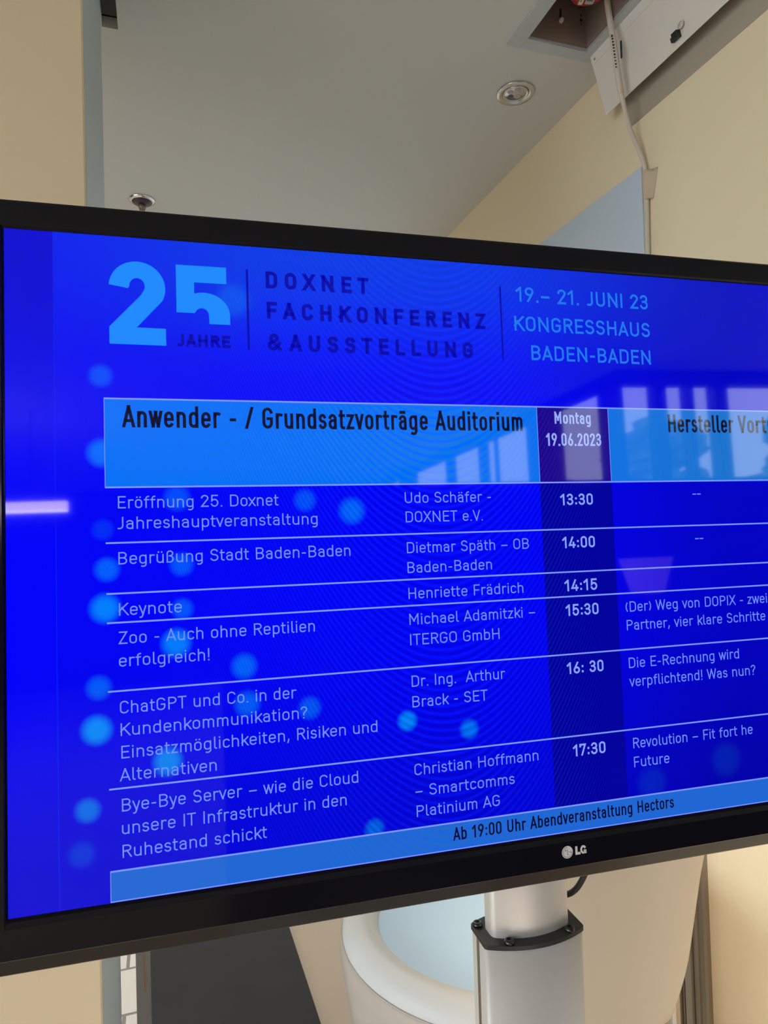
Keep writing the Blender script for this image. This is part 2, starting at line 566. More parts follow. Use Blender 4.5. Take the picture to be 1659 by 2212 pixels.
a.lathe([(0.012, -0.45), (0.03, -0.46), (0.075, -0.60), (0.073, -0.60), (0.028, -0.465), (0.0, -0.46)], (0, 0, 0), seg=40)
a.build('lamp_shade', M['chrome'], pd)

# ------------------------------------------------------------------ ceiling hatch
HT = thing('ceiling_hatch', 'open service hatch in the ceiling with blue grey frame and flap hanging down', 'hatch', (0.93, 1.17, ZC))
ox, oy = 0.93, 1.17


def L(x, y, z=0.0):
    return (x - ox, y - oy, z)


fr = MB()
FX0, FX1, FY0, FY1 = 0.815, 1.040, 0.90, 1.430
for x0, x1, y0, y1 in ((FX0, HX0, FY0, FY1), (HX1, FX1, FY0, FY1), (HX0, HX1, HY1, FY1), (HX0, HX1, FY0, HY0)):
    fr.box(x0 - ox, x1 - ox, y0 - oy, y1 - oy, -0.003, 0.0)
for x0, x1, y0, y1 in ((HX0 - 0.002, HX0, HY0, HY1), (HX1, HX1 + 0.002, HY0, HY1), (HX0, HX1, HY1, HY1 + 0.002)):
    fr.box(x0 - ox, x1 - ox, y0 - oy, y1 - oy, -0.003, 0.012)
fr.build('hatch_frame', M['hatchframe'], HT, bevel=0.0008)
sh = MB()
z0, z1 = 0.004, 0.26
sh.add([L(HX0, HY0, z0), L(HX1, HY0, z0), L(HX1, HY1, z0), L(HX0, HY1, z0), L(HX0, HY0, z1), L(HX1, HY0, z1), L(HX1, HY1, z1), L(HX0, HY1, z1)],
       [(0, 1, 5, 4), (1, 2, 6, 5), (2, 3, 7, 6), (3, 0, 4, 7), (4, 5, 6, 7)])
sh.build('shaft_lining', M['shaft'], HT, recalc=False)
for x, z in ((0.876, 0.060), (0.944, 0.058)):
    s = MB()
    s.lathe([(0.0, -0.010), (0.004, -0.009), (0.006, -0.004), (0.006, 0.002)], (x - ox, HY1 - oy, z), axis='Y', seg=16)
    s.build('screw_cap', M['sticker'], HT)
    s = MB()
    s.tube([(x - ox, HY1 - oy - 0.002, z + 0.008), (x - ox, HY1 - oy - 0.002, z + 0.028)], 0.0015, 8)
    s.build('hanger_wire', M['ink'], HT)
for z, r in ((0.062, 0.0022), (0.072, 0.0038), (0.084, 0.0025), (0.105, 0.003)):
    s = MB()
    s.lathe([(0.0, -0.0008), (r, -0.0008), (r, 0.0)], (1.002 - ox, HY1 - oy, z), axis='Y', seg=12)
    s.build('drill_hole', M['ink'], HT)
# flap hinged on the wall side, hanging slightly towards the wall
FA, FB = Vector((1.037, 0, -0.002)), Vector((1.0775, 0, -0.141))
fl = MB()
y0, y1 = 0.91 - oy, 1.412 - oy
nrm = Vector((-0.141, 0, -0.0405)).normalized()
A = [Vector((FA.x - ox, y0, FA.z)), Vector((FB.x - ox, y0, FB.z)), Vector((FB.x - ox, y1, FB.z)), Vector((FA.x - ox, y1, FA.z))]
fl.extrude_poly(A, -nrm * 0.0016)
flap = fl.build('hatch_flap', M['flap'], HT, bevel=0.0005)
tdir = (FB - FA).normalized()
hs = MB()
B0 = FA + nrm * 0.0012
for (t0, t1) in ((0.0, 0.022),):
    q0, q1 = B0 + tdir * t0, B0 + tdir * t1
    hs.extrude_poly([(q0.x - ox, y0, q0.z), (q1.x - ox, y0, q1.z), (q1.x - ox, y1 - 0.004, q1.z), (q0.x - ox, y1 - 0.004, q0.z)], -nrm * 0.0011)
hs.build('hinge_strip', M['flap'], flap)
sc = MB()
q = B0 + tdir * 0.013 + nrm * 0.0002
sc.lathe([(0.0, -0.002), (0.0022, -0.0015), (0.003, 0.0)], (q.x - ox, 1.398 - oy, q.z), axis='X', seg=16)
sc.build('hinge_screw', M['profile'], flap)
lt = MB()
q = FA + tdir * 0.122
for (dy0, dy1, dt0, dt1, h) in ((-0.008, 0.008, -0.006, 0.009, 0.012), (0.006, 0.014, -0.001, 0.009, 0.010)):
    p0, p1 = q + tdir * dt0, q + tdir * dt1
    lt.extrude_poly([(p0.x - ox, 1.155 - oy + dy0, p0.z), (p1.x - ox, 1.155 - oy + dy0, p1.z), (p1.x - ox, 1.155 - oy + dy1, p1.z), (p0.x - ox, 1.155 - oy + dy1, p0.z)], nrm * h)
lt.build('latch', M['blackmetal'], flap, bevel=0.001)
lk = MB()
q = FA + tdir * 0.112 + nrm * 0.002
lk.lathe([(0.0, -0.003), (0.007, -0.003), (0.008, 0.0)], (q.x - ox, 1.140 - oy, q.z), axis='X', seg=24)
lk.build('latch_disc', M['sticker'], flap)

# red sounder hanging in the hatch
RD = thing('red_alarm_sounder', 'red round alarm housing with stickers hanging inside the ceiling hatch', 'alarm', (0.951, 1.290, ZC + 0.07))
a = MB()
a.lathe([(0.0, -0.030), (0.030, -0.028), (0.041, -0.021), (0.047, -0.006), (0.048, 0.020), (0.046, 0.034), (0.0, 0.036)], (0, 0, 0), seg=48)
a.build('housing', M['red'], RD)
a = MB()
a.tube([(0, 0, 0.03), (0, 0, 0.19)], 0.006, 12)
a.build('hanger_rod', M['chrome'], RD)


def sticker(name, cx, cy, w, h, rot, m_, ink_rows):
    s = MB()
    c, sn = math.cos(rot), math.sin(rot)
    z = -0.0305

    def P(u, v, zz):
        return (cx + u * c - v * sn, cy + u * sn + v * c, zz)
    s.extrude_poly([P(-w / 2, -h / 2, z), P(w / 2, -h / 2, z), P(w / 2, h / 2, z), P(-w / 2, h / 2, z)], (0, 0, 0.0025), 0)
    for (u0, u1, v0, v1) in ink_rows:
        s.extrude_poly([P(u0, v0, z - 0.0004), P(u1, v0, z - 0.0004), P(u1, v1, z - 0.0004), P(u0, v1, z - 0.0004)], (0, 0, 0.0004), 1)
    return s.build(name, [m_, M['ink']], RD)


sticker('white_sticker', -0.012, 0.006, 0.010, 0.044, R_(-14), M['sticker'], [(-0.002, 0.0005, -0.014 + 0.005 * k, -0.0115 + 0.005 * k) for k in range(6)])
sticker('rating_sticker', 0.008, 0.004, 0.020, 0.034, R_(-14), M['stickergrey'], [(-0.008, 0.006, -0.013 + 0.006 * k, -0.011 + 0.006 * k) for k in range(4)])

# ivory cable from the hatch to the wall
cpts = [(1.003, 1.297, ZC + 0.20), (1.002, 1.294, ZC + 0.06), (1.008, 1.294, 2.650), (1.020, 1.298, 2.592), (1.036, 1.309, 2.538),
        (1.054, 1.319, 2.487), (1.080, 1.328, 2.425), (1.096, 1.316, 2.366), (1.104, 1.311, 2.322), (1.106, 1.311, 2.27), (1.106, 1.3135, 2.20), (1.106, 1.3160, 2.10), (1.106, 1.3165, 1.93)]
cp = catmull(cpts, 8)
WC = thing('ceiling_cable', 'ivory cable running from the open ceiling hatch down the cream wall', 'cable', cpts[-1])
cl = Vector(cpts[-1])
a = MB()
a.tube([q - cl for q in cp], 0.0056, 14)
a.build('cable_sheath', M['cable'], WC)
# thicker conduit sleeve with printed marks, near the hatch
slv = [q for q in cp if 2.50 < q.z < 2.76]
a = MB()
a.tube([q - cl for q in slv], 0.0070, 16)
sleeve = a.build('printed_sleeve', M['cable'], WC)
a = MB()
for k in range(11):
    zt = 2.612 - 0.0062 * k
    q = min(slv, key=lambda w_: abs(w_.z - zt))
    # interpolate along the sleeve
    for i in range(len(slv) - 1):
        if slv[i].z >= zt >= slv[i + 1].z:
            f_ = (slv[i].z - zt) / (slv[i].z - slv[i + 1].z)
            q = slv[i].lerp(slv[i + 1], f_)
    d = Vector((-0.62, -0.78, 0))
    c = q - cl + d * 0.0070
    s_ = Vector((0.78, -0.62, 0))
    hgt = 0.0022 if k % 3 else 0.0030
    a.extrude_poly([c - s_ * 0.0036 + Vector((0, 0, hgt)), c + s_ * 0.0005 + Vector((0, 0, hgt)), c + s_ * 0.0005 - Vector((0, 0, hgt)), c - s_ * 0.0036 - Vector((0, 0, hgt))], d * 0.0004)
a.build('printed_marks', M['ink'], sleeve)
a = MB()
q = Vector((1.034, 1.300, 2.585)) - cl
a.box(q.x - 0.001, q.x + 0.001, q.y - 0.010, q.y - 0.006, q.z - 0.020, q.z + 0.020)  # short black strip along the right side of the sleeve
a.build('cable_side_strip', M['ink'], WC)

# paper tape patch fixing the cable to the wall
tp = MB()
pq = [(1.0, 1.325, 2.325), (1.0, 1.277, 2.315), (1.0, 1.296, 2.250), (1.0, 1.322, 2.256)]
grid_v, nn = [], 8
for i in range(nn + 1):
    for j in range(nn + 1):
        u, v = i / nn, j / nn
        y = (pq[0][1] * (1 - u) + pq[1][1] * u) * (1 - v) + (pq[3][1] * (1 - u) + pq[2][1] * u) * v
        z = (pq[0][2] * (1 - u) + pq[1][2] * u) * (1 - v) + (pq[3][2] * (1 - u) + pq[2][2] * u) * v
        d = max(0.0, 1 - abs(y - 1.3115) / 0.016)
        grid_v.append((XW - 0.0008 - 0.0135 * math.sin(min(1, d) * PI / 2), y, z))
tp.add(grid_v, [(i * (nn + 1) + j, (i + 1) * (nn + 1) + j, (i + 1) * (nn + 1) + j + 1, i * (nn + 1) + j + 1) for i in range(nn) for j in range(nn)], 0, True)
o = tp.build('tape_patch', M['tape'])
md = o.modifiers.new('solid', 'SOLIDIFY')
md.thickness = 0.0006
tag(o, 'cream paper tape patch holding the ivory cable to the wall', 'tape')

# pale blue board on the right wall
pb = MB()
pb.box(XW - 0.004, XW, 1.330, 4.2, 0.0, 2.342)
o = pb.build('wall_board', M['panel'], bevel=0.0006)
tag(o, 'pale blue board fixed to the right wall behind the monitor', 'board')

# ------------------------------------------------------------------ metal frame profile on the right wall
MP = thing('door_frame_profile', 'tall ribbed aluminium door frame profile on the right wall', 'frame', (XW, 1.25, 0))
a = MB()
prof = [(0.0, 1.212), (-0.010, 1.212), (-0.014, 1.2165), (-0.014, 1.228), (-0.011, 1.231), (-0.0125, 1.236), (-0.016, 1.240), (-0.0165, 1.245), (-0.0125, 1.2485),
        (-0.009, 1.2495), (-0.009, 1.2515), (-0.0135, 1.2525), (-0.0155, 1.256), (-0.0135, 1.260), (-0.008, 1.2615), (-0.003, 1.2625), (0.0, 1.2625)]
a.prism([(x, y - 1.25) for x, y in prof], 0, 1.85)
a.build('ribbed_jamb', M['profile'], MP)
a = MB()
a.box(-0.006, 0, 1.2645 - 1.25, 1.288 - 1.25, 0, 1.85)
a.build('flat_strip', M['profflat'], MP, bevel=0.0008)
a = MB()
prof2 = [(0.0, 1.2895), (-0.007, 1.2895), (-0.008, 1.293), (-0.004, 1.294), (-0.004, 1.297), (-0.009, 1.298), (-0.010, 1.302), (-0.007, 1.306), (0.0, 1.3065)]
a.prism([(x, y - 1.25) for x, y in prof2], 0, 1.85)
a.build('seal_channel', M['profile'], MP)

# ------------------------------------------------------------------ floor things
a = MB()
a.box(-0.088, 0.43, 1.65, 3.6, 0.0, 0.012)
o = a.build('entrance_mat', M['mat'], bevel=0.004)
tag(o, 'charcoal entrance mat on the floor between the pier and the tub chair', 'mat')

PS = thing('metal_post', 'slim blue grey metal post standing beside the cream pier', 'post', (-0.058, 1.70, 0))
a = MB()
a.box(-0.0155, 0.0155, -0.016, 0.016, 0.006, 1.75)
a.build('post_body', M['post'], PS, bevel=0.002)
a = MB()
a.box(-0.05, 0.05, -0.05, 0.05, 0.0, 0.008)
a.build('base_plate', M['post'], PS, bevel=0.002)
a = MB()
a.box(0.0015, 0.0045, -0.0172, -0.0155, 0.46, 1.70)  # orange strip drawn in place of the glint on the post
a.build('glint_strip', M['orange_glint'], PS)

# tub armchair
CH = thing('tub_armchair', 'white tub armchair with cool light coloured into its lining behind the monitor stand', 'armchair', (0.612, 1.215, 0))
RR, RIM = 0.312, 0.75
a = MB()
outer = [(0.215, 0.10), (0.230, 0.13), (0.250, 0.30), (0.280, 0.50), (0.304, 0.64), (RR, 0.70), (RR - 0.001, 0.722), (RR - 0.007, 0.728)]
a.lathe(outer, (0, 0, 0), seg=96)
a.build('shell', M['shell'], CH)
a = MB()
rim = [(RR - 0.008, 0.727)]
for k in range(0, 13):
    an = -0.35 + (PI + 0.5) * k / 12
    rim.append((RR - 0.041 + 0.036 * math.cos(an), 0.728 + 0.034 * math.sin(an)))
a.lathe(rim, (0, 0, 0), seg=96)
a.build('padded_rim', M['leather'], CH)
a = MB()
a.lathe([(RR - 0.075, 0.735), (RR - 0.082, 0.68), (RR - 0.090, 0.55), (RR - 0.093, 0.47), (0.0, 0.465)], (0, 0, 0), seg=96)
a.build('lining', M['lining'], CH)
a = MB()
a.lathe([(0.0, 0.535), (0.15, 0.532), (0.195, 0.522), (0.212, 0.500), (0.215, 0.47), (0.0, 0.466)], (0, 0, 0), seg=64)
a.build('seat_cushion', M['lining'], CH)
a = MB()
ring = []
for k in range(97):
    an = 2 * PI * k / 96
    ring.append(((RR - 0.004) * math.cos(an), (RR - 0.004) * math.sin(an), 0.7265))
a.tube(ring, 0.0016, 8)
a.build('piping', M['shell'], CH)
for an in (R_(228), R_(318), R_(48), R_(138)):
    a = MB()
    pts = []
    for (r, z) in outer[1:6]:
        pts.append(((r + 0.0003) * math.cos(an), (r + 0.0003) * math.sin(an), z))
    a.tube(catmull(pts, 4), 0.0014, 6)
    a.build('seam', M['shell'], CH)
for an in (R_(45), R_(135), R_(225), R_(315)):
    a = MB()
    a.lathe([(0.014, 0.0), (0.018, 0.11)], (0.17 * math.cos(an), 0.17 * math.sin(an), 0), seg=16)
    a.build('foot', M['profflat'], CH)

# cream cloth hanging behind the monitor
a = MB()
NU, NV = 24, 30
vs = []


def cloth_pt(u, v):
    # v: 0 top .. 1 bottom ; u: 0 left .. 1 right
    zb = 0.705 + 0.05 * (1 - u)
    z = 1.27 + (zb - 1.27) * v
    xr = 0.784 + 0.235 * (z - 0.705)      # right edge slants inwards towards the foot
    xl = 0.50
    x = xl + (xr - xl) * u
    y = 0.790 + 0.115 * u + 0.025 * min(1, v * 1.6) + 0.006 * math.sin(u * 5.0 + 0.8)
    if u > 0.85 and v > 0.85:       # rounded lower corner
        z += 0.012 * ((u - 0.85) / 0.15) ** 2 * ((v - 0.85) / 0.15)
        x -= 0.010 * ((v - 0.85) / 0.15) ** 2 * ((u - 0.85) / 0.15)
    return (x, y, z)


for j in range(NV + 1):
    for i in range(NU + 1):
        vs.append(cloth_pt(i / NU, j / NV))
a.add(vs, [(j * (NU + 1) + i, j * (NU + 1) + i + 1, (j + 1) * (NU + 1) + i + 1, (j + 1) * (NU + 1) + i) for j in range(NV) for i in range(NU)], 0, True)
HC = thing('hanging_cloth', 'cream cloth hanging behind the monitor to the right of the stand', 'cloth', (0.66, 0.82, 0.742))
o = a.build('cloth_panel', M['cloth'], HC)
o.location = (-0.66, -0.82, -0.742)
md = o.modifiers.new('solid', 'SOLIDIFY')
md.thickness = 0.003
a = MB()
px, py, pz = 0.777, 0.932, 0.735
a.box(px - 0.66 - 0.003, px - 0.66 + 0.003, py - 0.82 - 0.001, py - 0.82 + 0.001, -0.14, pz - 0.742)
a.build('hanging_tape', M['cloth'], HC)

# ------------------------------------------------------------------ monitor
MMX = Matrix(((0.998008, 0.0630, 0.0039, 0), (-0.0630, 0.99755, 0.0290, 0), (-0.00206, -0.02919, 0.99957, 0), (0, 0, 0, 1)))
ex = Vector((0.99801, -0.06305, -0.00245)).normalized()
ny = Vector((0.0630, 0.99759, -0.0290))
ny = (ny - ex * ny.dot(ex)).normalized()
uz = ex.cross(ny)
TL = Vector((-0.1235, 0.6600, 1.7705))
rot = Matrix((ex, ny, uz)).transposed().to_4x4()
BW, BH = 1.040, 0.585
BOT = 0.631
origin = TL + ex * (BW / 2) - uz * BOT
mw = rot.copy()
mw.translation = origin
TV = thing('monitor', 'large black framed monitor showing a blue conference timetable', 'monitor', mw=mw)


def S(x_mm, y_mm, d=0.0):
    """screen millimetres (from top left, down) -> monitor local; d = towards the viewer"""
    return (x_mm / 1000.0 - BW / 2, -d, BOT - y_mm / 1000.0)


# bezel: rings from the screen edge outwards
def rect(l, t, r, b, d):
    return [S(l, t, d), S(r, t, d), S(r, b, d), S(l, b, d)]


a = MB()
rings = [rect(0, 0, 1040, 585, -0.0012), rect(-1.2, -1.2, 1041.2, 588.5, -0.0004), rect(-2.6, -2.8, 1042.6, 593.0, 0.0018), rect(-24, -23.5, 1064, 617.8, 0.0020),
         rect(-25.5, -25.0, 1065.5, 618.6, 0.0012)]
for k in range(len(rings) - 1):
    v = rings[k] + rings[k + 1]
    for i in range(4):
        j = (i + 1) % 4
        a.add([v[i], v[j], v[4 + j], v[4 + i]], [(0, 1, 2, 3)])
# top and side returns
r4, r5 = rings[-1], rect(-25.5, -25.0, 1065.5, 618.6, -0.045)
for i in (0, 1, 3):
    j = (i + 1) % 4
    a.add([r4[i], r4[j], r5[j], r5[i]], [(0, 1, 2, 3)])
a.build('bezel', M['blackgloss'], TV)
a = MB()
pl = [(-25.5, 618.6, 0.0012), (-25.5, 634.0, -0.0080), (-25.5, 635.5, -0.0100), (-25.5, 635.5, -0.045), (-25.5, 618.6, -0.045)]
va = [S(*q) for q in pl]
vb = [S(1065.5, q[1], q[2]) for q in pl]
n = len(pl)
a.add(va + vb, [(i, n + i, n + (i + 1) % n, (i + 1) % n) for i in range(n)] + [tuple(range(n - 1, -1, -1)), tuple(range(n, 2 * n))])
a.build('chin_trim', M['blackchin'], TV)
a = MB()
a.box(-BW / 2 - 0.0255, BW / 2 + 0.0255, 0.0445, 0.0475, 0.0, BOT + 0.025)
a.box(-BW / 2 + 0.08, BW / 2 - 0.08, 0.047, 0.062, 0.06, BOT - 0.06)
a.build('back_cover', M['blackback'], TV, bevel=0.003)


# ---- screen materials: the picture gives off light, the glass in front reflects
def screen_mat(name, color, strength=1.0, picture=False, moire=0.0, vgrad=None):
    mt = bpy.data.materials.new(name)
    mt.use_nodes = True
    nt = mt.node_tree
    nd, lk = nt.nodes, nt.links
    p = nd['Principled BSDF']
    p.inputs['Base Color'].default_value = (0.002, 0.002, 0.003, 1)
    p.inputs['Roughness'].default_value = 0.035
    p.inputs['Specular IOR Level'].default_value = 0.22
    p.inputs['Emission Strength'].default_value = strength / 2 ** EXPO
    p.inputs['Emission Color'].default_value = (*color, 1)
    if not (picture or moire):
        return mt
    tc = nd.new('ShaderNodeTexCoord')
    sep = nd.new('ShaderNodeSeparateXYZ')
    lk.new(tc.outputs['Object'], sep.inputs[0])

    def math_(op, a_, b_=None, c_=None, clamp=False):
        n_ = nd.new('ShaderNodeMath')
        n_.operation = op
        n_.use_clamp = clamp
        for i, q in enumerate((a_, b_, c_)):
            if q is None:
                continue
            if isinstance(q, (int, float)):
                n_.inputs[i].default_value = q
            else:
                lk.new(q, n_.inputs[i])
        return n_.outputs[0]
    # screen millimetres
    X = math_('MULTIPLY_ADD', sep.outputs['X'], 1000.0, BW * 500)
    Y = math_('MULTIPLY_ADD', sep.outputs['Z'], -1000.0, BOT * 1000)

    def ramp(src, a0, a1, b0, b1, smooth=True):
        n_ = nd.new('ShaderNodeMapRange')
        n_.interpolation_type = 'SMOOTHSTEP' if smooth else 'LINEAR'
        n_.clamp = True
        lk.new(src, n_.inputs[0])
        for i, q in enumerate((a0, a1, b0, b1)):
            n_.inputs[i + 1].default_value = q
        return n_.outputs[0]

    def vscale(vec, fac):
        n_ = nd.new('ShaderNodeVectorMath')
        n_.operation = 'SCALE'
        if isinstance(vec, tuple):
            n_.inputs[0].default_value = vec
        else:
            lk.new(vec, n_.inputs[0])
        if isinstance(fac, float):
            n_.inputs['Scale'].default_value = fac
        else:
            lk.new(fac, n_.inputs['Scale'])
        return n_.outputs[0]

    def vadd(a_, b_):
        n_ = nd.new('ShaderNodeVectorMath')
        n_.operation = 'ADD'
        for i, q in enumerate((a_, b_)):
            if isinstance(q, tuple):
                n_.inputs[i].default_value = q
            else:
                lk.new(q, n_.inputs[i])
        return n_.outputs[0]

    # fine interference rings of the panel's pixel grid
    dx = math_('SUBTRACT', X, 392.0)
    q2 = math_('MULTIPLY', dx, dx)
    ph = math_('ADD', math_('MULTIPLY', Y, 2 * PI / 7.8), math_('MULTIPLY', q2, 2 * PI / 7.8 * 0.0069))
    sn = math_('SINE', ph)
    env = math_('MULTIPLY', ramp(X, 90, 330, 0.25, 1.0), ramp(X, 440, 590, 1.0, 0.0))
    env = math_('MULTIPLY', env, ramp(Y, 70, 170, 0.55, 1.0))
    wave = math_('MULTIPLY', sn, env)
    fac = math_('MULTIPLY_ADD', math_('MULTIPLY', sn, env), moire, 1.0)
    tint = (0.004 * moire / 0.16, 0.014 * moire / 0.16, -0.26 * moire / 0.16 * max(color))
    if not picture:
        col = color
        if vgrad:
            col = vadd(vscale(color, 1.0), vscale(vgrad[0], ramp(X, vgrad[1], vgrad[2], 0.0, 1.0)))
        else:
            col = vscale(color, 1.0)
        col = vadd(col, vscale(tint, wave))
        lk.new(col, p.inputs['Emission Color'])
        return mt
    # slide background: royal blue, lighter haze at the top, darker to the right and to the foot
    right = ramp(X, 420, 760, 1.0, 0.60)
    foot = ramp(Y, 330, 585, 1.0, 0.72)
    base = vscale((0.0, 0.0, 0.93), math_('MULTIPLY', right, foot))
    haze = math_('MULTIPLY', ramp(Y, 0, 135, 1.0, 0.0), math_('MULTIPLY', ramp(X, 30, 240, 0.35, 1.0), ramp(X, 330, 800, 1.0, 0.05)))
    base = vadd(base, vscale((0.0, 0.040, -0.12), haze))
    base = vscale(base, fac)
    # greenish tint in the light rings
    grn = math_('MULTIPLY', math_('MULTIPLY', math_('MULTIPLY', sn, env), ramp(Y, 60, 320, 0.012, 0.004)), 1.0)
    grn = math_('MAXIMUM', grn, 0.0)
    cg = nd.new('ShaderNodeCombineXYZ')
    lk.new(grn, cg.inputs[1])
    base = vadd(base, cg.outputs[0])
    # soft out-of-focus discs in the slide's artwork
    discs = [(77, 128, 10, .3), (77, 197, 12, .6), (140, 238, 11, .3), (143, 298, 10, .35), (80, 300, 10, .45), (78, 334, 12, .85), (137, 368, 12, .8), (196, 393, 11, .45),
             (198, 427, 11, .4), (72, 402, 10, .4), (70, 438, 12, 1.0), (128, 471, 12, .9), (255, 436, 10, .35), (256, 242, 10, .32), (301, 253, 12, .5), (349, 457, 9, .85),
             (412, 471, 9, .6), (62, 505, 10, .6), (57, 541, 11, .13), (313, 554, 9, .45), (194, 53, 16, .22), (143, 338, 9, .35), (77, 265, 9, .10),
             (615, 547, 17, .05), (709, 533, 18, .05)]
    acc = None
    for (cx, cy, r, s) in discs:
        ax = math_('SUBTRACT', X, float(cx))
        ay = math_('SUBTRACT', Y, float(cy))
        d2 = math_('ADD', math_('MULTIPLY', ax, ax), math_('MULTIPLY', ay, ay))
        d = math_('SQRT', d2)
        v = ramp(d, r * 0.45, r * 1.32, s, 0.0)
        acc = v if acc is None else math_('MAXIMUM', acc, v)
    base = vadd(base, vscale((0.0, 0.24, 0.10), math_('MULTIPLY', acc, fac)))
    # plain side bar at the left of the slide
    bar = math_('LESS_THAN', X, 39.2)
    mx = nd.new('ShaderNodeMix')
    mx.data_type = 'VECTOR'
    lk.new(bar, mx.inputs['Factor'])
    lk.new(base, mx.inputs[4])
    mid = ramp(math_('ABSOLUTE', math_('SUBTRACT', Y, 300.0)), 60, 300, 0.96, 0.66)
    lk.new(vscale((0.0, 0.0, 1.0), mid), mx.inputs[5])
    lk.new(mx.outputs[1], p.inputs['Emission Color'])
    return mt


SM = {
    'bg': screen_mat('lit_slide_background', (0, 0, 0.9), picture=True, moire=0.16),
    'head': screen_mat('lit_header_blue', (0.0, 0.16, 0.95), moire=0.14, vgrad=((0.010, 0.01, -0.35), 350, 800)),
    'date': screen_mat('lit_date_cell', (0.012, 0.002, 0.27), moire=0.06),
    'col': screen_mat('lit_time_column', (0.0, 0.0, 0.34), moire=0.12),
    'foot': screen_mat('lit_footer_blue', (0.013, 0.135, 0.66), moire=0.07),
    'rule': screen_mat('lit_rule', (0.20, 0.30, 1.0)),
    'text': screen_mat('lit_timetable_text', (0.165, 0.27, 1.0)),
    'time': screen_mat('lit_time_text', (0.24, 0.36, 1.0)),
    'dark': screen_mat('dark_header_text', (0.003, 0.003, 0.03)),
    'navy': screen_mat('navy_title_text', (0.0, 0.0, 0.40)),
    'sky': screen_mat('light_blue_numerals', (0.008, 0.25, 1.0), moire=0.05),
    'mid': screen_mat('mid_blue_text', (0.012, 0.18, 0.80)),
    'pale': screen_mat('pale_date_text', (0.30, 0.40, 0.95)),
    'edge': screen_mat('lit_slide_edge', (0.0, 0.02, 0.9)),
}


# ------------------------------------------------------------------ stroke lettering (DIN like)
def arc(cx, cy, rx, ry, a0, a1, n=None):
    n = n or max(6, int(abs(a1 - a0) / 11))
    return [(cx + rx * math.cos(R_(a0 + (a1 - a0) * k / n)), cy + ry * math.sin(R_(a0 + (a1 - a0) * k / n))) for k in range(n + 1)]


XH = 0.70
BO = 0.24     # corner radius factor


def stad(w, h, y0=0.0, ry=None):
    ry = ry or min(0.27, h / 2)
    r = w / 2
    return arc(r, y0 + h - ry, r, ry, 0, 180) + arc(r, y0 + ry, r, ry, 180, 360) + [(w, y0 + h - ry)]


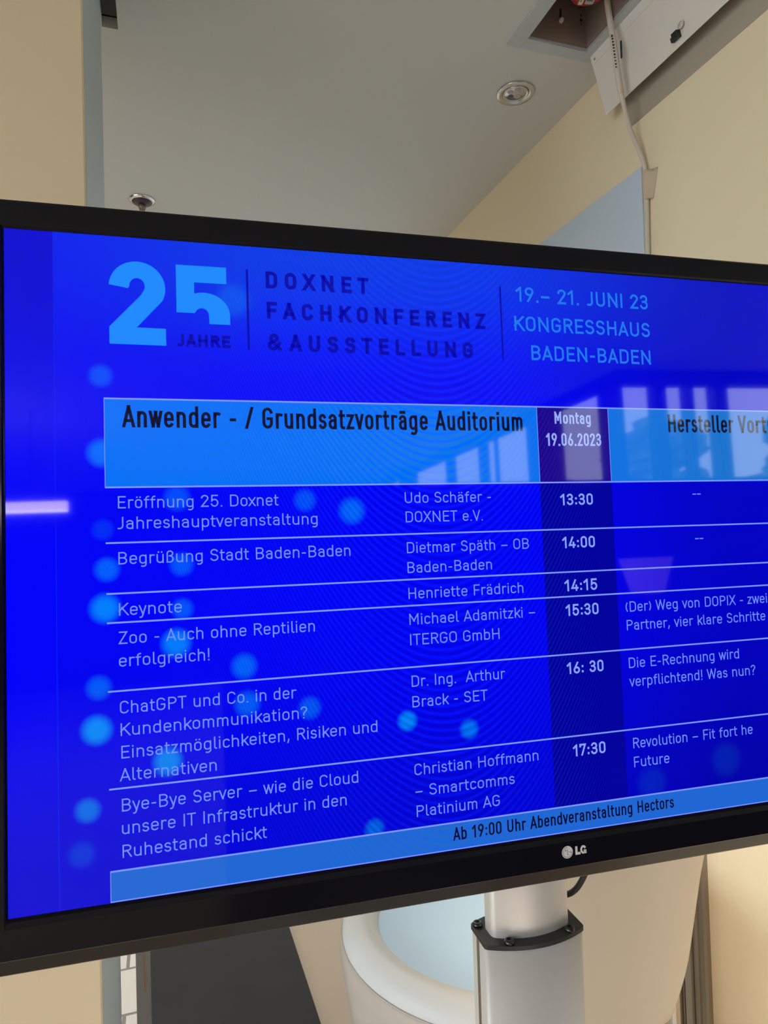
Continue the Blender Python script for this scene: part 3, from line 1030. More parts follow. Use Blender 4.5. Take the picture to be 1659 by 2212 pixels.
def glyphs():
    g = {}
    # (width, left bearing, right bearing, strokes, ymin, ymax)
    st, rd, dg = 0.115, 0.085, 0.03

    def G(ch, w, lb, rb, strokes, y0=0.0, y1=1.0):
        g[ch] = (w, lb, rb, strokes, y0, y1)
    G('A', .58, dg, dg, [[(0, 0), (.29, 1)], [(.58, 0), (.29, 1)], [(.09, .27), (.49, .27)]])
    G('B', .50, st, rd, [[(0, 0), (0, 1), (.25, 1)] + arc(.25, .765, .225, .235, 90, -90) + [(0, .53)], [(0, .53), (.25, .53)] + arc(.25, .265, .25, .265, 90, -90) + [(0, 0)]])
    G('C', .50, rd, .06, [arc(.25, .75, .25, .25, 18, 180) + arc(.25, .25, .25, .25, 180, 342)])
    G('D', .52, st, rd, [[(0, 0), (0, 1), (.25, 1)] + arc(.25, .73, .27, .27, 90, 0) + arc(.25, .27, .27, .27, 0, -90) + [(0, 0)]])
    G('E', .45, st, .06, [[(.45, 1), (0, 1), (0, 0), (.45, 0)], [(0, .51), (.39, .51)]])
    G('F', .43, st, .04, [[(.43, 1), (0, 1), (0, 0)], [(0, .49), (.37, .49)]])
    G('G', .51, rd, .09, [arc(.255, .75, .255, .25, 18, 180) + arc(.255, .25, .255, .25, 180, 360) + [(.51, .47), (.29, .47)]])
    G('H', .53, st, st, [[(0, 0), (0, 1)], [(.53, 0), (.53, 1)], [(0, .51), (.53, .51)]])
    G('I', 0.0, st, st, [[(0, 0), (0, 1)]])
    G('J', .33, .05, st, [[(.33, 1), (.33, .23)] + arc(.11, .23, .22, .23, 0, -108)])
    G('K', .53, st, .02, [[(0, 0), (0, 1)], [(.50, 1), (0, .38)], [(.17, .59), (.53, 0)]])
    G('L', .43, st, .04, [[(0, 1), (0, 0), (.43, 0)]])
    G('M', .64, st, st, [[(0, 0), (0, 1)], [(0, 1), (.32, .36)], [(.64, 1), (.32, .36)], [(.64, 0), (.64, 1)]])
    G('N', .56, st, st, [[(0, 0), (0, 1)], [(0, 1), (.56, 0)], [(.56, 0), (.56, 1)]])
    G('O', .52, rd, rd, [stad(.52, 1)])
    G('P', .49, st, .06, [[(0, 0), (0, 1), (.235, 1)] + arc(.235, .745, .255, .255, 90, -90) + [(0, .49)]])
    G('R', .50, st, .05, [[(0, 0), (0, 1), (.235, 1)] + arc(.235, .755, .245, .245, 90, -90) + [(0, .51)], [(.26, .51), (.50, 0)]])
    G('S', .49, .07, .07, [arc(.245, .765, .225, .235, 22, 180) + arc(.245, .755, .225, .225, 180, 262)[1:] + arc(.245, .265, .245, .265, 82, 0)[0:] + arc(.245, .255, .245, .255, 0, -158)[1:]])
    G('T', .52, .03, .03, [[(0, 1), (.52, 1)], [(.26, 1), (.26, 0)]])
    G('U', .52, st, st, [[(0, 1)] + arc(.26, .26, .26, .26, 180, 360) + [(.52, 1)]])
    G('V', .54, dg, dg, [[(0, 1), (.27, 0)], [(.54, 1), (.27, 0)]])
    G('W', .86, dg, dg, [[(0, 1), (.20, 0)], [(.43, .95), (.20, 0)], [(.43, .95), (.66, 0)], [(.86, 1), (.66, 0)]])
    G('X', .56, dg, dg, [[(0, 0), (.54, 1)], [(.02, 1), (.56, 0)]])
    G('Z', .50, .05, .05, [[(.02, 1), (.49, 1), (0, 0), (.50, 0)]])
    G('0', .45, rd, rd, [stad(.45, 1, ry=.225)])
    G('1', .25, .05, .16, [[(0, .76), (.25, 1), (.25, 0)]])
    G('2', .46, .07, .07, [arc(.225, .765, .225, .235, 172, -38) + [(0, 0), (.46, 0)]])
    G('3', .46, .06, .08, [arc(.225, .765, .215, .235, 158, -90) + [(.15, .53)], [(.15, .53)] + arc(.225, .265, .235, .265, 90, -160)])
    G('4', .50, .05, .05, [[(.30, 1), (0, .21), (.50, .21)], [(.38, .46), (.38, 0)]])
    G('5', .46, .08, .08, [[(.43, 1), (.05, 1), (.03, .50)] + arc(.225, .315, .235, .315, 140, -158)])
    G('6', .47, .08, .08, [arc(.235, .26, .235, .26, 150, -210) + [(.33, 1)]])
    G('7', .46, .05, .04, [[(0, .84), (0, 1), (.46, 1), (.15, 0)]])
    G('9', .47, .08, .08, [arc(.235, .74, .235, .26, -30, -390) + [(.14, 0)]])
    x = XH
    G('a', .38, .07, .11, [arc(.19, x - .19, .19, .19, 160, 90) + arc(.19, x - .19, .19, .19, 90, 0) + [(.38, 0)],
                           [(.38, .41), (.19, .41)] + arc(.19, .205, .19, .205, 90, 270) + [(.24, 0)] + arc(.24, .16, .14, .16, 270, 360)])
    G('b', .41, .10, .08, [[(0, 1), (0, 0)], stad(.41, x, ry=.21)])
    G('c', .38, .08, .05, [arc(.20, x - .21, .20, .21, 30, 180) + arc(.20, .21, .20, .21, 180, 330)])
    G('d', .41, .08, .10, [[(.41, 1), (.41, 0)], stad(.41, x, ry=.21)])
    G('e', .41, .08, .07, [[(0, .36), (.41, .36)] + arc(.205, x - .21, .205, .21, 0, 180) + arc(.205, .21, .205, .21, 180, 325)])
    G('f', .28, .04, .02, [[(.10, 0), (.10, .80)] + arc(.28, .82, .18, .18, 180, 90), [(0, x), (.27, x)]])
    G('g', .41, .08, .10, [[(.41, x), (.41, -.10)] + arc(.21, -.10, .20, .20, 0, -118), stad(.41, x, ry=.21)], -.36, 1)
    G('h', .40, .10, .10, [[(0, 0), (0, 1)], [(0, x - .20)] + arc(.20, x - .21, .20, .21, 180, 0) + [(.40, 0)]])
    G('i', 0.0, .10, .10, [[(0, 0), (0, x)], 'dot', (0, .965)], 0, 1.06)
    G('k', .38, .10, .01, [[(0, 0), (0, 1)], [(.36, x), (0, .25)], [(.14, .42), (.38, 0)]])
    G('l', .12, .10, .03, [[(0, 1), (0, .13)] + arc(.12, .13, .12, .13, 180, 270)])
    G('m', .68, .10, .10, [[(0, 0), (0, x)], [(0, x - .17)] + arc(.17, x - .18, .17, .18, 180, 0) + [(.34, 0)], [(.34, x - .18)] + arc(.51, x - .18, .17, .18, 180, 0) + [(.68, 0)]])
    G('n', .40, .10, .10, [[(0, 0), (0, x)], [(0, x - .20)] + arc(.20, x - .21, .20, .21, 180, 0) + [(.40, 0)]])
    G('o', .41, .08, .08, [stad(.41, x, ry=.21)])
    G('p', .41, .10, .08, [[(0, x), (0, -.31)], stad(.41, x, ry=.21)], -.34, 1)
    G('r', .28, .10, .01, [[(0, 0), (0, x)], [(0, x - .20)] + arc(.19, x - .20, .19, .20, 180, 65)])
    G('s', .36, .06, .06, [arc(.175, x - .17, .165, .17, 25, 180) + arc(.175, x - .17, .165, .172, 180, 262)[1:] + arc(.18, .18, .18, .178, 82, 0) + arc(.18, .18, .18, .18, 0, -155)[1:]])
    G('t', .27, .03, .03, [[(.09, .93), (.09, .15)] + arc(.24, .15, .15, .15, 180, 272), [(0, x), (.26, x)]])
    G('u', .40, .10, .10, [[(0, x)] + arc(.20, .21, .20, .21, 180, 360), [(.40, x), (.40, 0)]])
    G('v', .40, .02, .02, [[(0, x), (.20, 0)], [(.40, x), (.20, 0)]], 0, x + .03)
    G('w', .64, .02, .02, [[(0, x), (.16, 0)], [(.32, x - .03), (.16, 0)], [(.32, x - .03), (.48, 0)], [(.64, x), (.48, 0)]], 0, x + .03)
    G('x', .40, .02, .02, [[(0, 0), (.40, x)], [(0, x), (.40, 0)]], 0, x + .03)
    G('y', .40, .02, .02, [[(0, x), (.205, 0)], [(.40, x), (.17, -.22)] + [(.12, -.29), (.03, -.30)]], -.36, x + .03)
    G('z', .36, .05, .05, [[(.01, x), (.35, x), (0, 0), (.36, 0)]], 0, x + .03)
    G('ß', .40, .10, .07, [[(0, 0), (0, .80)] + arc(.19, .79, .19, .21, 180, -75) + [(.16, .56)], [(.16, .56), (.20, .56)] + arc(.19, .28, .21, .28, 90, -90) + [(.12, 0)]])
    for b, u in (('a', 'ä'), ('o', 'ö'), ('u', 'ü')):
        w, lb, rb, s_, y0, y1 = g[b]
        G(u, w, lb, rb, s_ + ['dot', (w / 2 - .11, .94), 'dot', (w / 2 + .11, .94)], y0, 1.06)
    G('.', 0.0, .10, .10, ['dot', (0, 0)])
    G(',', 0.04, .08, .10, [[(.04, .06), (0, -.12)]], -.2, 1)
    G(':', 0.0, .11, .11, ['dot', (0, .08), 'dot', (0, .60)])
    G('!', 0.0, .11, .11, [[(0, 1), (0, .28)], 'dot', (0, 0)])
    G('?', .38, .05, .05, [arc(.19, .78, .19, .22, 168, -35) + [(.17, .42), (.17, .27)], 'dot', (.17, 0)])
    G('-', .22, .09, .09, [[(0, .38), (.22, .38)]])
    G('–', .46, .09, .09, [[(0, .38), (.46, .38)]])
    G('_', .22, .04, .04, [[(0, .38), (.22, .38)]])
    G('/', .34, .03, .03, [[(0, 0), (.34, 1)]], -.02, 1.02)
    G('(', .15, .08, .04, [arc(.42, .45, .42, .68, 140, 220)], -.2, 1.1)
    G(')', .15, .04, .08, [arc(-.27, .45, .42, .68, 40, -40)], -.2, 1.1)
    G('&', .60, .06, .04, [[(.60, 0), (.13, .58)] + arc(.27, .80, .18, .20, 210, -30) + [(.10, .44)] + arc(.21, .235, .21, .235, 120, 300) + [(.46, .20), (.56, .42)]])
    g[' '] = (.18, .05, .05, [], 0, 1)
    return g


GL = glyphs()


def clip_poly(poly, y0, y1):
    for sgn, lim in ((1, y0), (-1, -y1)):
        out = []
        n = len(poly)
        for i in range(n):
            p, q = poly[i], poly[(i + 1) % n]
            a_, b_ = sgn * p[1] - lim, sgn * q[1] - lim
            if a_ >= 0:
                out.append(p)
            if (a_ >= 0) != (b_ >= 0):
                t = a_ / (a_ - b_)
                out.append((p[0] + (q[0] - p[0]) * t, p[1] + (q[1] - p[1]) * t))
        poly = out
        if len(poly) < 3:
            return []
    return poly


def stroke_polys(pts, s):
    """ribbon of width s around a polyline, square ends, round joints at corners"""
    out = []
    P = [pts[0]]
    for q in pts[1:]:
        if math.hypot(q[0] - P[-1][0], q[1] - P[-1][1]) > 1e-5:
            P.append(q)
    closed = math.hypot(P[0][0] - P[-1][0], P[0][1] - P[-1][1]) < 1e-4
    n = len(P)
    dirs = []
    for i in range(n - 1):
        dx, dy = P[i + 1][0] - P[i][0], P[i + 1][1] - P[i][1]
        l = math.hypot(dx, dy)
        dirs.append((dx / l, dy / l))
    h = s / 2
    for i in range(n - 1):
        (x0, y0), (x1, y1) = P[i], P[i + 1]
        d = dirs[i]
        nx, ny_ = -d[1], d[0]
        e0 = e1 = (nx * h, ny_ * h)
        c0, c1 = (x0, y0), (x1, y1)
        for end in (0, 1):
            k = i - 1 if end == 0 else i + 1
            if closed:
                k %= (n - 1)
            if 0 <= k < n - 1:
                o_ = dirs[k]
                mx_, my_ = nx - o_[1], ny_ + o_[0]
                l = math.hypot(mx_, my_)
                if l > 1.2:            # gentle bend: mitre
                    mx_, my_ = mx_ / l, my_ / l
                    cs = mx_ * nx + my_ * ny_
                    v = (mx_ * h / cs, my_ * h / cs)
                    if end == 0:
                        e0 = v
                    else:
                        e1 = v
                else:                   # sharp corner: square/mitred overlap
                    cx, cy = (x0, y0) if end == 0 else (x1, y1)
                    if l > 0.05:
                        mm = (mx_ / l, my_ / l)
                        cs = max(0.45, mm[0] * nx + mm[1] * ny_)
                        v = (mm[0] * h / cs, mm[1] * h / cs)
                        turn = 1 if (d[0] * o_[1] - d[1] * o_[0]) * (1 if end else -1) < 0 else -1
                        out.append([(cx, cy), (cx + turn * nx * h, cy + turn * ny_ * h), (cx + turn * v[0], cy + turn * v[1]), (cx - turn * o_[1] * h, cy + turn * o_[0] * h)])
            else:
                if end == 0:
                    c0 = (x0 - d[0] * h * 1.0, y0 - d[1] * h * 1.0)
                else:
                    c1 = (x1 + d[0] * h * 1.0, y1 + d[1] * h * 1.0)
        out.append([(c0[0] + e0[0], c0[1] + e0[1]), (c0[0] - e0[0], c0[1] - e0[1]), (c1[0] - e1[0], c1[1] - e1[1]), (c1[0] + e1[0], c1[1] + e1[1])])
    return out


def layout(text, s, hs, track=0.0):
    """polygons in cap-height units; returns (polys, ink_x0, ink_x1)"""
    polys, pen = [], 0.0
    x0 = x1 = None
    for ch in text:
        w, lb, rb, strokes, ymin, ymax = GL[ch]
        pen += lb * hs
        ox_ = pen + s / 2
        sy = 1 - s
        if strokes:
            if x0 is None:
                x0 = pen
            x1 = pen + w * hs + s
        k = 0
        while k < len(strokes):
            q = strokes[k]
            if q == 'dot':
                px_, py_ = strokes[k + 1]
                cx, cy = ox_ + px_ * hs, s / 2 + py_ * sy
                r = s * 0.56
                polys.append([(cx - r, cy - r), (cx + r, cy - r), (cx + r, cy + r), (cx - r, cy + r)])
                k += 2
                continue
            pts = [(ox_ + a_ * hs, s / 2 + b_ * sy) for a_, b_ in q]
            # lengthen straight diagonal ends so that they can be cut level
            if len(pts) == 2 and abs(pts[0][0] - pts[1][0]) > 1e-6 and abs(pts[0][1] - pts[1][1]) > 1e-6:
                (ax, ay), (bx_, by) = pts
                l = math.hypot(bx_ - ax, by - ay)
                e = s * 0.45
                pts = [(ax - (bx_ - ax) / l * e, ay - (by - ay) / l * e), (bx_ + (bx_ - ax) / l * e, by + (by - ay) / l * e)]
            lo = ymin if ymin >= 0 else ymin * sy
            hi = s / 2 + (ymax - 1.0 + 1.0) * sy + s / 2 if ymax != 1.0 else 1.0
            for pg in stroke_polys(pts, s):
                c = clip_poly(pg, lo - (0.0), hi)
                if c:
                    polys.append(c)
            k += 1
        pen += w * hs + s + rb * hs + track
    return polys, x0, x1


def fit_text(mb, text, xl, xr, base, cap, s, hs=None, depth=0.0004):
    """lay text so its ink runs from xl to xr (mm); hs given -> letter spacing is fitted instead"""
    W = (xr - xl) / cap
    if hs is None:
        h0, h1 = 0.3, 2.0
        for _ in range(40):
            hm = (h0 + h1) / 2
            _, a_, b_ = layout(text, s, hm)
            if b_ - a_ < W:
                h0 = hm
            else:
                h1 = hm
        polys, a_, b_ = layout(text, s, (h0 + h1) / 2)
    else:
        _, a_, b_ = layout(text, s, hs)
        tr = (W - (b_ - a_)) / max(1, len(text) - 1)
        polys, a_, b_ = layout(text, s, hs, tr)
    for pg in polys:
        vs_ = [S(xl + (x - a_) * cap, base - y * cap, depth) for x, y in pg]
        mb.add(vs_, [tuple(range(len(vs_)))])


def band(mb, x0, y0, x1, y1, depth):
    mb.add([S(x0, y0, depth), S(x1, y0, depth), S(x1, y1, depth), S(x0, y1, depth)], [(0, 1, 2, 3)])


def flat(mb, name, m_, parent):
    o_ = mb.build(name, m_, parent, recalc=False)
    # every face looks at the viewer
    bm = bmesh.new()
    bm.from_mesh(o_.data)
    bm.normal_update()
    for f in bm.faces:
        if f.normal.y > 0:
            f.normal_flip()
    bm.to_mesh(o_.data)
    bm.free()
    return o_


a = MB()
band(a, 0, 0, 1040, 585, 0.0)
SCR = flat(a, 'screen', SM['bg'], TV)
SCR['label'] = 'lit blue screen with a timetable'
a = MB()
band(a, 38.9, 0, 39.4, 585, 0.0001)
flat(a, 'slide_edge', SM['edge'], SCR)

a = MB()
band(a, 79.6, 148.2, 501.2, 227.6, 0.0002)
flat(a, 'left_header_band', SM['head'], SCR)
a = MB()
band(a, 585.0, 148.2, 961.0, 227.6, 0.0002)
flat(a, 'right_header_band', SM['head'], SCR)
a = MB()
band(a, 501.2, 148.2, 585.0, 227.6, 0.0002)
flat(a, 'date_cell', SM['date'], SCR)
a = MB()
band(a, 501.2, 227.6, 585.0, 558.8, 0.0002)
flat(a, 'time_column', SM['col'], SCR)
a = MB()
band(a, 79.4, 558.8, 961.0, 584.3, 0.0002)
flat(a, 'footer_band', SM['foot'], SCR)
a = MB()
for y in (148.2, 227.7, 276.9, 321.4, 346.8, 406.1, 489.5, 558.8):
    band(a, 79.4, y - 0.75, 961.0, y + 0.75, 0.0003)
band(a, 79.4, 583.6, 961.0, 584.6, 0.0003)
for (x, y0, y1) in ((79.6, 148, 227.7), (79.6, 558.8, 584.3), (501.2, 148, 227.7), (585.0, 148, 227.7)):
    band(a, x - 0.3, y0, x + 0.3, y1, 0.0003)
flat(a, 'table_rules', SM['rule'], SCR)

# anniversary numerals
a = MB()
two = [(84.9, 44.6)] + [(85.1 + 0, 40.8)]
oc = (109.2, 46.6)
pts_o = [(109.1 + 24.3 * math.cos(R_(t)), 46.3 - 24.2 * math.sin(R_(t))) for t in range(176, -34, -6)]
pts_i = [(109.0 + 6.6 * math.cos(R_(t)), 44.7 - 7.2 * math.sin(R_(t))) for t in range(-28, 192, 10)]
outer2 = pts_o + [(108.3, 82.9), (133.3, 83.0), (133.4, 98.7), (84.9, 98.7), (84.9, 83.1), (111.8, 53.4)] + pts_i + [(101.2, 47.2)]
bmv = [S(x, y, 0.0004) for x, y in outer2]
bmx = bmesh.new()
fv = [bmx.verts.new(q) for q in bmv]
bmx.faces.new(fv)
o5 = [(142.9, 22.4), (188.1, 22.2), (188.1, 38.1), (158.9, 38.1), (158.9, 50.4)]
o5 += [(167.4 + 23.4 * math.cos(R_(t)), 67.9 - 20.6 * math.sin(R_(t))) for t in range(112, -1, -7)]
o5 += [(190.8, 76.7), (171.9, 76.7), (171.8, 70.5)]
o5 += [(165.4 + 6.3 * math.cos(R_(t)), 69.0 - 6.8 * math.sin(R_(t))) for t in range(10, 150, 10)]
o5 += [(159.0, 67.1), (142.9, 67.1)]
fv = [bmx.verts.new(S(x, y, 0.0004)) for x, y in o5]
bmx.faces.new(fv)
bmx.normal_update()
bmesh.ops.triangulate(bmx, faces=bmx.faces)
me = bpy.data.meshes.new('anniversary_numerals')
bmx.to_mesh(me)
bmx.free()
a.v = [tuple(v.co) for v in me.vertices]
a.f = [tuple(p.vertices) for p in me.polygons]
a.mi = [0] * len(a.f)
a.sm = [False] * len(a.f)
bpy.data.meshes.remove(me)
flat(a, 'anniversary_numerals', SM['sky'], SCR)

a = MB()
fit_text(a, 'JAHRE', 142.7, 190.7, 98.6, 11.5, 0.235)
flat(a, 'anniversary_lettering', SM['navy'], SCR)
a = MB()
fit_text(a, 'DOXNET', 224.6, 325.0, 39.3, 16.3, 0.21, hs=0.90)
fit_text(a, 'FACHKONFERENZ', 225.0, 447.6, 68.6, 16.2, 0.21, hs=0.90)
fit_text(a, '&', 225.0, 238.2, 99.2, 16.1, 0.20)
fit_text(a, 'AUSSTELLUNG', 245.6, 432.5, 99.2, 16.1, 0.21, hs=0.90)
flat(a, 'title_lettering', SM['navy'], SCR)
for x0, x1 in ((206.3, 208.3), (464.9, 466.7)):
    a = MB()
    band(a, x0, 22.4, x1, 99.2, 0.0004)
    flat(a, 'divider_bar', SM['navy'], SCR)
a = MB()
fit_text(a, '19.– 21. JUNI 23', 483.3, 641.9, 37.4, 16.0, 0.145)
fit_text(a, 'KONGRESSHAUS', 480.3, 642.6, 68.4, 15.8, 0.145)
fit_text(a, 'BADEN-BADEN', 498.1, 641.7, 98.9, 15.7, 0.145)
flat(a, 'venue_lettering', SM['mid'], SCR)

a = MB()
fit_text(a, 'Anwender - / Grundsatzvorträge Auditorium', 94.6, 484.4, 174.0, 20.0, 0.14)
flat(a, 'left_header_lettering', SM['dark'], SCR)
a = MB()
fit_text(a, 'Hersteller', 659.2, 745.1, 173.7, 20.0, 0.14)
fit_text(a, 'Vorträge', 751.5, 832.0, 173.7, 20.0, 0.14)
flat(a, 'right_header_lettering', SM['dark'], SCR)
a = MB()
fit_text(a, 'Montag', 521.3, 563.8, 165.8, 12.9, 0.15)
fit_text(a, '19.06.2023', 510.4, 575.1, 189.2, 13.5, 0.145)
flat(a, 'date_lettering', SM['pale'], SCR)

TS = 0.106
a = MB()
for t, xl, xr, y in (('Eröffnung 25. Doxnet', 89.9, 231.2, 246.5), ('Jahreshauptveranstaltung', 88.9, 267.4, 264.9), ('Begrüßung Stadt Baden-Baden', 89.6, 298.2, 296.0),
                     ('Keynote', 89.5, 142.4, 340.8), ('Zoo - Auch ohne Reptilien', 88.9, 261.8, 365.6), ('erfolgreich!', 88.9, 165.4, 385.2),
                     ('ChatGPT und Co. in der', 89.1, 242.9, 425.7), ('Kundenkommunikation?', 89.4, 252.4, 444.9), ('Einsatzmöglichkeiten, Risiken und', 89.7, 318.9, 464.2),
                     ('Alternativen', 88.3, 169.7, 483.5), ('Bye-Bye Server – wie die Cloud', 89.5, 298.7, 509.3), ('unsere IT Infrastruktur in den', 89.3, 286.9, 528.6),
                     ('Ruhestand schickt', 89.5, 212.7, 548.3)):
    fit_text(a, t, xl, xr, y, 10.9, TS)
flat(a, 'session_lettering', SM['text'], SCR)
a = MB()
for t, xl, xr, y in (('Udo Schäfer -', 354.4, 445.5, 246.5), ('DOXNET e.V.', 354.6, 435.6, 265.4), ('Dietmar Späth – OB', 354.7, 485.2, 295.6), ('Baden-Baden', 354.6, 443.4, 315.0),
                     ('Henriette Frädrich', 354.6, 476.8, 340.2), ('Michael Adamitzki –', 354.6, 488.7, 365.3), ('ITERGO GmbH', 354.6, 448.4, 385.0), ('Dr. Ing.  Arthur', 354.6, 452.7, 425.0),
                     ('Brack - SET', 354.6, 432.8, 444.7), ('Christian Hoffmann', 354.2, 485.0, 509.2), ('– Smartcomms', 354.3, 458.0, 529.3), ('Platinium AG', 354.9, 441.0, 548.5)):
    fit_text(a, t, xl, xr, y, 10.75, TS)
flat(a, 'speaker_lettering', SM['text'], SCR)
for t, xl, xr, y in (('13:30', 523.4, 561.5, 251.7), ('14:00', 523.4, 561.4, 296.6), ('14:15', 523.5, 561.6, 341.3), ('15:30', 523.6, 561.7, 366.8), ('16: 30', 521.7, 564.1, 426.2), ('17:30', 524.2, 561.6, 510.0)):
    a = MB()
    fit_text(a, t, xl, xr, y, 12.0, 0.155)
    flat(a, 'time_lettering', SM['time'], SCR)
a = MB()
for t, xl, xr, y in (('__', 685.4, 695.9, 246.6), ('__', 685.4, 695.9, 295.8), ('(Der) Weg von DOPIX - zwei', 594.2, 775.4, 366.5), ('Partner, vier klare Schritte', 594.4, 771.7, 385.9),
                     ('Die E-Rechnung wird', 594.5, 733.5, 425.6), ('verpflichtend! Was nun?', 594.2, 754.0, 445.0), ('Revolution – Fit fort he', 594.6, 745.3, 509.2), ('Future', 594.5, 637.3, 528.7)):
    fit_text(a, t, xl, xr, y, 10.85, TS)
flat(a, 'vendor_lettering', SM['text'], SCR)
a = MB()
fit_text(a, 'Ab 19:00 Uhr Abendveranstaltung Hectors', 391.0, 639.8, 575.7, 12.3, 0.135)
flat(a, 'footer_lettering', SM['dark'], SCR)

# brand mark on the chin
EM = MB()
cxm, cym, rm = 511.3, 603.0, 6.15
EM.add([S(cxm + rm * math.cos(2 * PI * k / 48), cym + rm * math.sin(2 * PI * k / 48), 0.0023) for k in range(48)], [tuple(range(48))], 0)


def ring_stroke(pts, w, depth, mi=1):
    for pg in stroke_polys(pts, w):
        EM.add([S(x, y, depth) for x, y in pg], [tuple(range(len(pg)))], mi)


ring_stroke([(cxm + 5.0 * math.cos(R_(t)), cym - 5.0 * math.sin(R_(t))) for t in range(92, 361, 6)] + [(cxm + 1.9, cym)], 0.38, 0.0025)
ring_stroke([(cxm, cym - 2.4), (cxm, cym + 2.4), (cxm + 1.4, cym + 2.4)], 0.38, 0.0025)
EM.add([S(cxm - 2.1 + 0.6 * math.cos(2 * PI * k / 20), cym - 1.9 + 0.6 * math.sin(2 * PI * k / 20), 0.0025) for k in range(20)], [tuple(range(20))], 1)
flat(EM, 'brand_emblem', [M['silverprint'], M['ink']], TV)
a = MB()
fit_text(a, 'L', 520.2, 526.0, 607.0, 8.4, 0.30, depth=0.0023)
for pts_, w2 in (([(529.3 + 2.35 * math.cos(R_(t)), 602.75 - 3.15 * math.sin(R_(t))) for t in range(42, 321, 8)], 2.1),
                 ([(531.95, 604.1), (531.95, 606.0)], 1.7), ([(530.3, 603.6), (531.9, 603.6)], 1.3)):
    for pg in stroke_polys(pts_, w2):
        a.add([S(x, y, 0.0023) for x, y in pg], [tuple(range(len(pg)))])
flat(a, 'brand_lettering', M['silverprint'], TV)

# ------------------------------------------------------------------ monitor stand
ang = R_(-3.63)
ST = thing('monitor_stand', 'silver telescopic monitor stand with black collar plate', 'stand', (0.4065, 0.7375, 0))
ST.rotation_euler = (0, 0, ang)


def lens_section(hw, hd, bulge, rc=0.0, n=20):
    """plan of a column: flat sides, bowed front and back"""
    pts = []
    for k in range(n + 1):
        t = -1 + 2 * k / n
        pts.append((hw * t, -hd - bulge * (1 - t * t)))
    for k in range(n + 1):
        t = 1 - 2 * k / n
        pts.append((hw * t, hd + bulge * (1 - t * t)))
    if rc > 0:
        out = []
        m_ = len(pts)
        for i, p in enumerate(pts):
            if abs(abs(p[0]) - hw) < 1e-9:
                a_, b_ = Vector(pts[i - 1]), Vector(pts[(i + 1) % m_])
                c = Vector(p)
                u, v = (a_ - c), (b_ - c)
                u = u.normalized() * min(rc, u.length * 0.95)
                v = v.normalized() * min(rc, v.length * 0.95)
                for k in range(6):
                    t = k / 5
                    q = (c + u) * (1 - t) ** 2 + c * 2 * t * (1 - t) + (c + v) * t * t
                    out.append((q.x, q.y))
            else:
                out.append(p)
        pts = out
    return pts


ZP = 1.017
a = MB()
a.prism(lens_section(0.0622, 0.0215, 0.0150, 0.004), 0.012, ZP - 0.002, smooth=True)
om = a.build('outer_mast', M['alu'], ST)
a = MB()
a.box(-0.0628, -0.0615, -0.0020, 0.0045, 0.012, ZP - 0.002)
a.build('cable_slot', M['slot'], ST)
a = MB()
a.prism(lens_section(0.0500, 0.0120, 0.0125, 0.007), 0.5, 1.60, smooth=True)
a.build('inner_mast', M['alu'], ST)
a = MB()
a.prism(lens_section(0.0635, 0.0225, 0.0160, 0.004), ZP - 0.002, ZP + 0.0035)
a.build('collar_plate', M['blackmetal'], ST, bevel=0.0006)
for (x, y) in ((-0.0562, 0.0165), (-0.0350, -0.0268), (0.0430, -0.0250), (0.0350, 0.0268)):
    a = MB()
    a.lathe([(0.0060, ZP + 0.0035), (0.0062, ZP + 0.0050), (0.0052, ZP + 0.0072), (0.0030, ZP + 0.0080), (0.0028, ZP + 0.0058), (0.0, ZP + 0.0058)], (x, y, 0), seg=24)
    a.build('bolt', M['bolt'], ST)
a = MB()
a.box(-0.13, 0.13, 0.022, 0.040, 1.28, 1.62)
a.build('mount_plate', M['blackmetal'], ST, bevel=0.002)
a = MB()
a.box(-0.32, 0.32, -0.26, 0.26, 0.0, 0.012)
a.build('base_plate', M['alu'], ST, bevel=0.003)

# black power cable behind the monitor
pc = catmull([(0.500, 0.700, 1.20), (0.498, 0.718, 1.12), (0.489, 0.735, 1.068), (0.4715, 0.742, 1.043), (0.450, 0.768, 1.031), (0.425, 0.778, 1.028)], 8)
PCT = MB()
PCT.tube(pc, 0.0036, 12)
o = PCT.build('power_cable', M['blackback'])
tag(o, 'black power cable curving from the monitor to the stand', 'cable')

# ------------------------------------------------------------------ foyer behind the viewer, seen mirrored in the screen
LT = thing('linear_lamp', 'long pinkish white lamp mirrored at the left of the screen', 'lamp', (-1.85, -3.78, 1.94))
a = MB()
a.box(-0.72, 0.68, -0.03, 0.03, 0.008, 0.066)
o = a.build('diffuser', M['tube'], LT)
a = MB()
a.box(-0.72, 0.68, -0.032, 0.032, -0.004, 0.008)
a.build('lower_edge', M['tubeedge'], LT)
for x in (-0.5, 0.45):
    a = MB()
    a.tube([(x, 0, 0.066), (x, 0, ZC - 1.94)], 0.004, 8)
    a.build('suspension_rod', M['blackmetal'], LT)
LT.rotation_euler = (0, 0, R_(3))

EP = thing('blocking_partition', 'added dark partition behind the viewer, blocking low reflections in the screen', 'partition', (1.5, -1.5, 0))
a = MB()  # unseen panel added to block the lower part of the mirrored windows
a.box(-1.55, 1.9, -0.02, 0.02, 0.04, 1.80)
a.build('blocking_panel', M['foyer'], EP, bevel=0.003)
for x in (-1.3, 0.2, 1.6):
    a = MB()
    a.box(x - 0.03, x + 0.03, -0.22, 0.22, 0.0, 0.04)
    a.build('foot', M['frame'], EP)

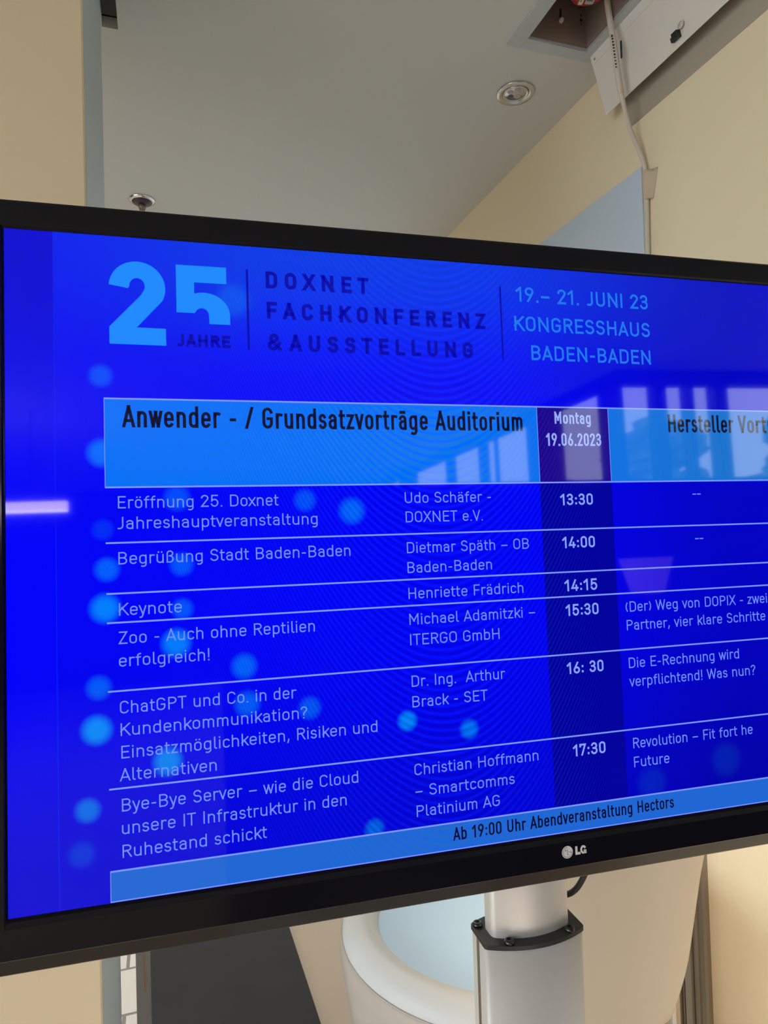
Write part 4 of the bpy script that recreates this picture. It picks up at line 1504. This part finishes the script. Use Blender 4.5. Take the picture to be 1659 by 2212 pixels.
VL = thing('violet_lamp', 'violet lit floor lamp mirrored low in the screen', 'lamp', (1.43, -0.90, 0))
a = MB()
a.lathe([(0.055, 1.33), (0.09, 1.45), (0.087, 1.45), (0.052, 1.33)], (0, 0, 0), seg=32)
a.build('lamp_shade', M['violet'], VL)
a = MB()
a.tube([(0, 0, 0.02), (0, 0, 1.36)], 0.008, 12)
a.build('pole', M['blackmetal'], VL)
a = MB()
a.lathe([(0.11, 0.0), (0.11, 0.02), (0.0, 0.024)], (0, 0, 0), seg=32)
a.build('base', M['chrome'], VL)

gb = MB()
gb.box(-30, 40, -60, -8.85, -0.12, -0.02)
gb.box(2.5, 40, -8.85, -2.8, -0.12, -0.02)
gb.box(-40, -4.35, -8.85, 12, -0.12, -0.02)
struct(gb.build('floor_outside', M['ground']))

random.seed(4)
hb = bmesh.new()
bmesh.ops.create_grid(hb, x_segments=110, y_segments=26, size=0.5)
for v in hb.verts:
    u_, w2 = v.co.x + 0.5, v.co.y + 0.5
    top = 2.55 + 0.12 * math.sin(u_ * 40) + random.uniform(-0.12, 0.12)
    if w2 < 0.4:
        y_, z_ = -8.0 + random.uniform(-0.12, 0.12), top * w2 / 0.4
    elif w2 > 0.6:
        y_, z_ = -8.9 + random.uniform(-0.12, 0.12), top * (1 - w2) / 0.4
    else:
        y_, z_ = -8.0 - 0.9 * (w2 - 0.4) / 0.2, top
    v.co = Vector((4.2 + 12 * u_, y_, z_ - 0.02))
me_ = bpy.data.meshes.new('hedge')
hb.to_mesh(me_)
hb.free()
me_.materials.append(M['leaf'])
ho = bpy.data.objects.new('hedge', me_)
COL.objects.link(ho)
tag(ho, 'clipped green hedge outside the foyer, mirrored low in the screen', 'hedge')



def tree(x, y, h, r, label):
    t = thing('tree', label, 'tree', (x, y, -0.02), 'trees outside the foyer windows')
    a_ = MB()
    a_.tube([(0, 0, 0), (0.05, 0.02, h * 0.35), (0.0, 0.05, h * 0.62), (0.06, 0.0, h * 0.85)], [0.16, 0.13, 0.10, 0.04], 12)
    a_.build('trunk', M['bark'], t)
    bm = bmesh.new()
    for k in range(9):
        an = random.uniform(0, 2 * PI)
        rr = random.uniform(0, r * 0.7)
        mtx = Matrix.Translation((rr * math.cos(an), rr * math.sin(an), h * random.uniform(0.5, 0.95))) @ Matrix.Diagonal((1, 1, 0.8, 1))
        bmesh.ops.create_icosphere(bm, subdivisions=3, radius=r * random.uniform(0.35, 0.55), matrix=mtx)
    for v in bm.verts:
        v.co += v.normal * random.uniform(-0.12, 0.12)
    me_ = bpy.data.meshes.new('crown')
    bm.to_mesh(me_)
    bm.free()
    me_.materials.append(M['leaf'])
    oo = bpy.data.objects.new('crown', me_)
    COL.objects.link(oo)
    oo.parent = t
    return t


for (x, y, h, r, lb) in ((8.1, -11.2, 4.6, 1.0, 'tree outside, first from the corner of the mirrored windows'),
                         (9.7, -13.4, 4.6, 1.1, 'tree outside, second from the corner of the mirrored windows'),
                         (12.6, -11.6, 4.9, 1.2, 'tree outside, mirrored at the right edge of the screen'),
                         (17.0, -12.8, 5.2, 1.6, 'broad tree outside, beyond the right edge of the screen')):
    tree(x, y, h, r, lb)
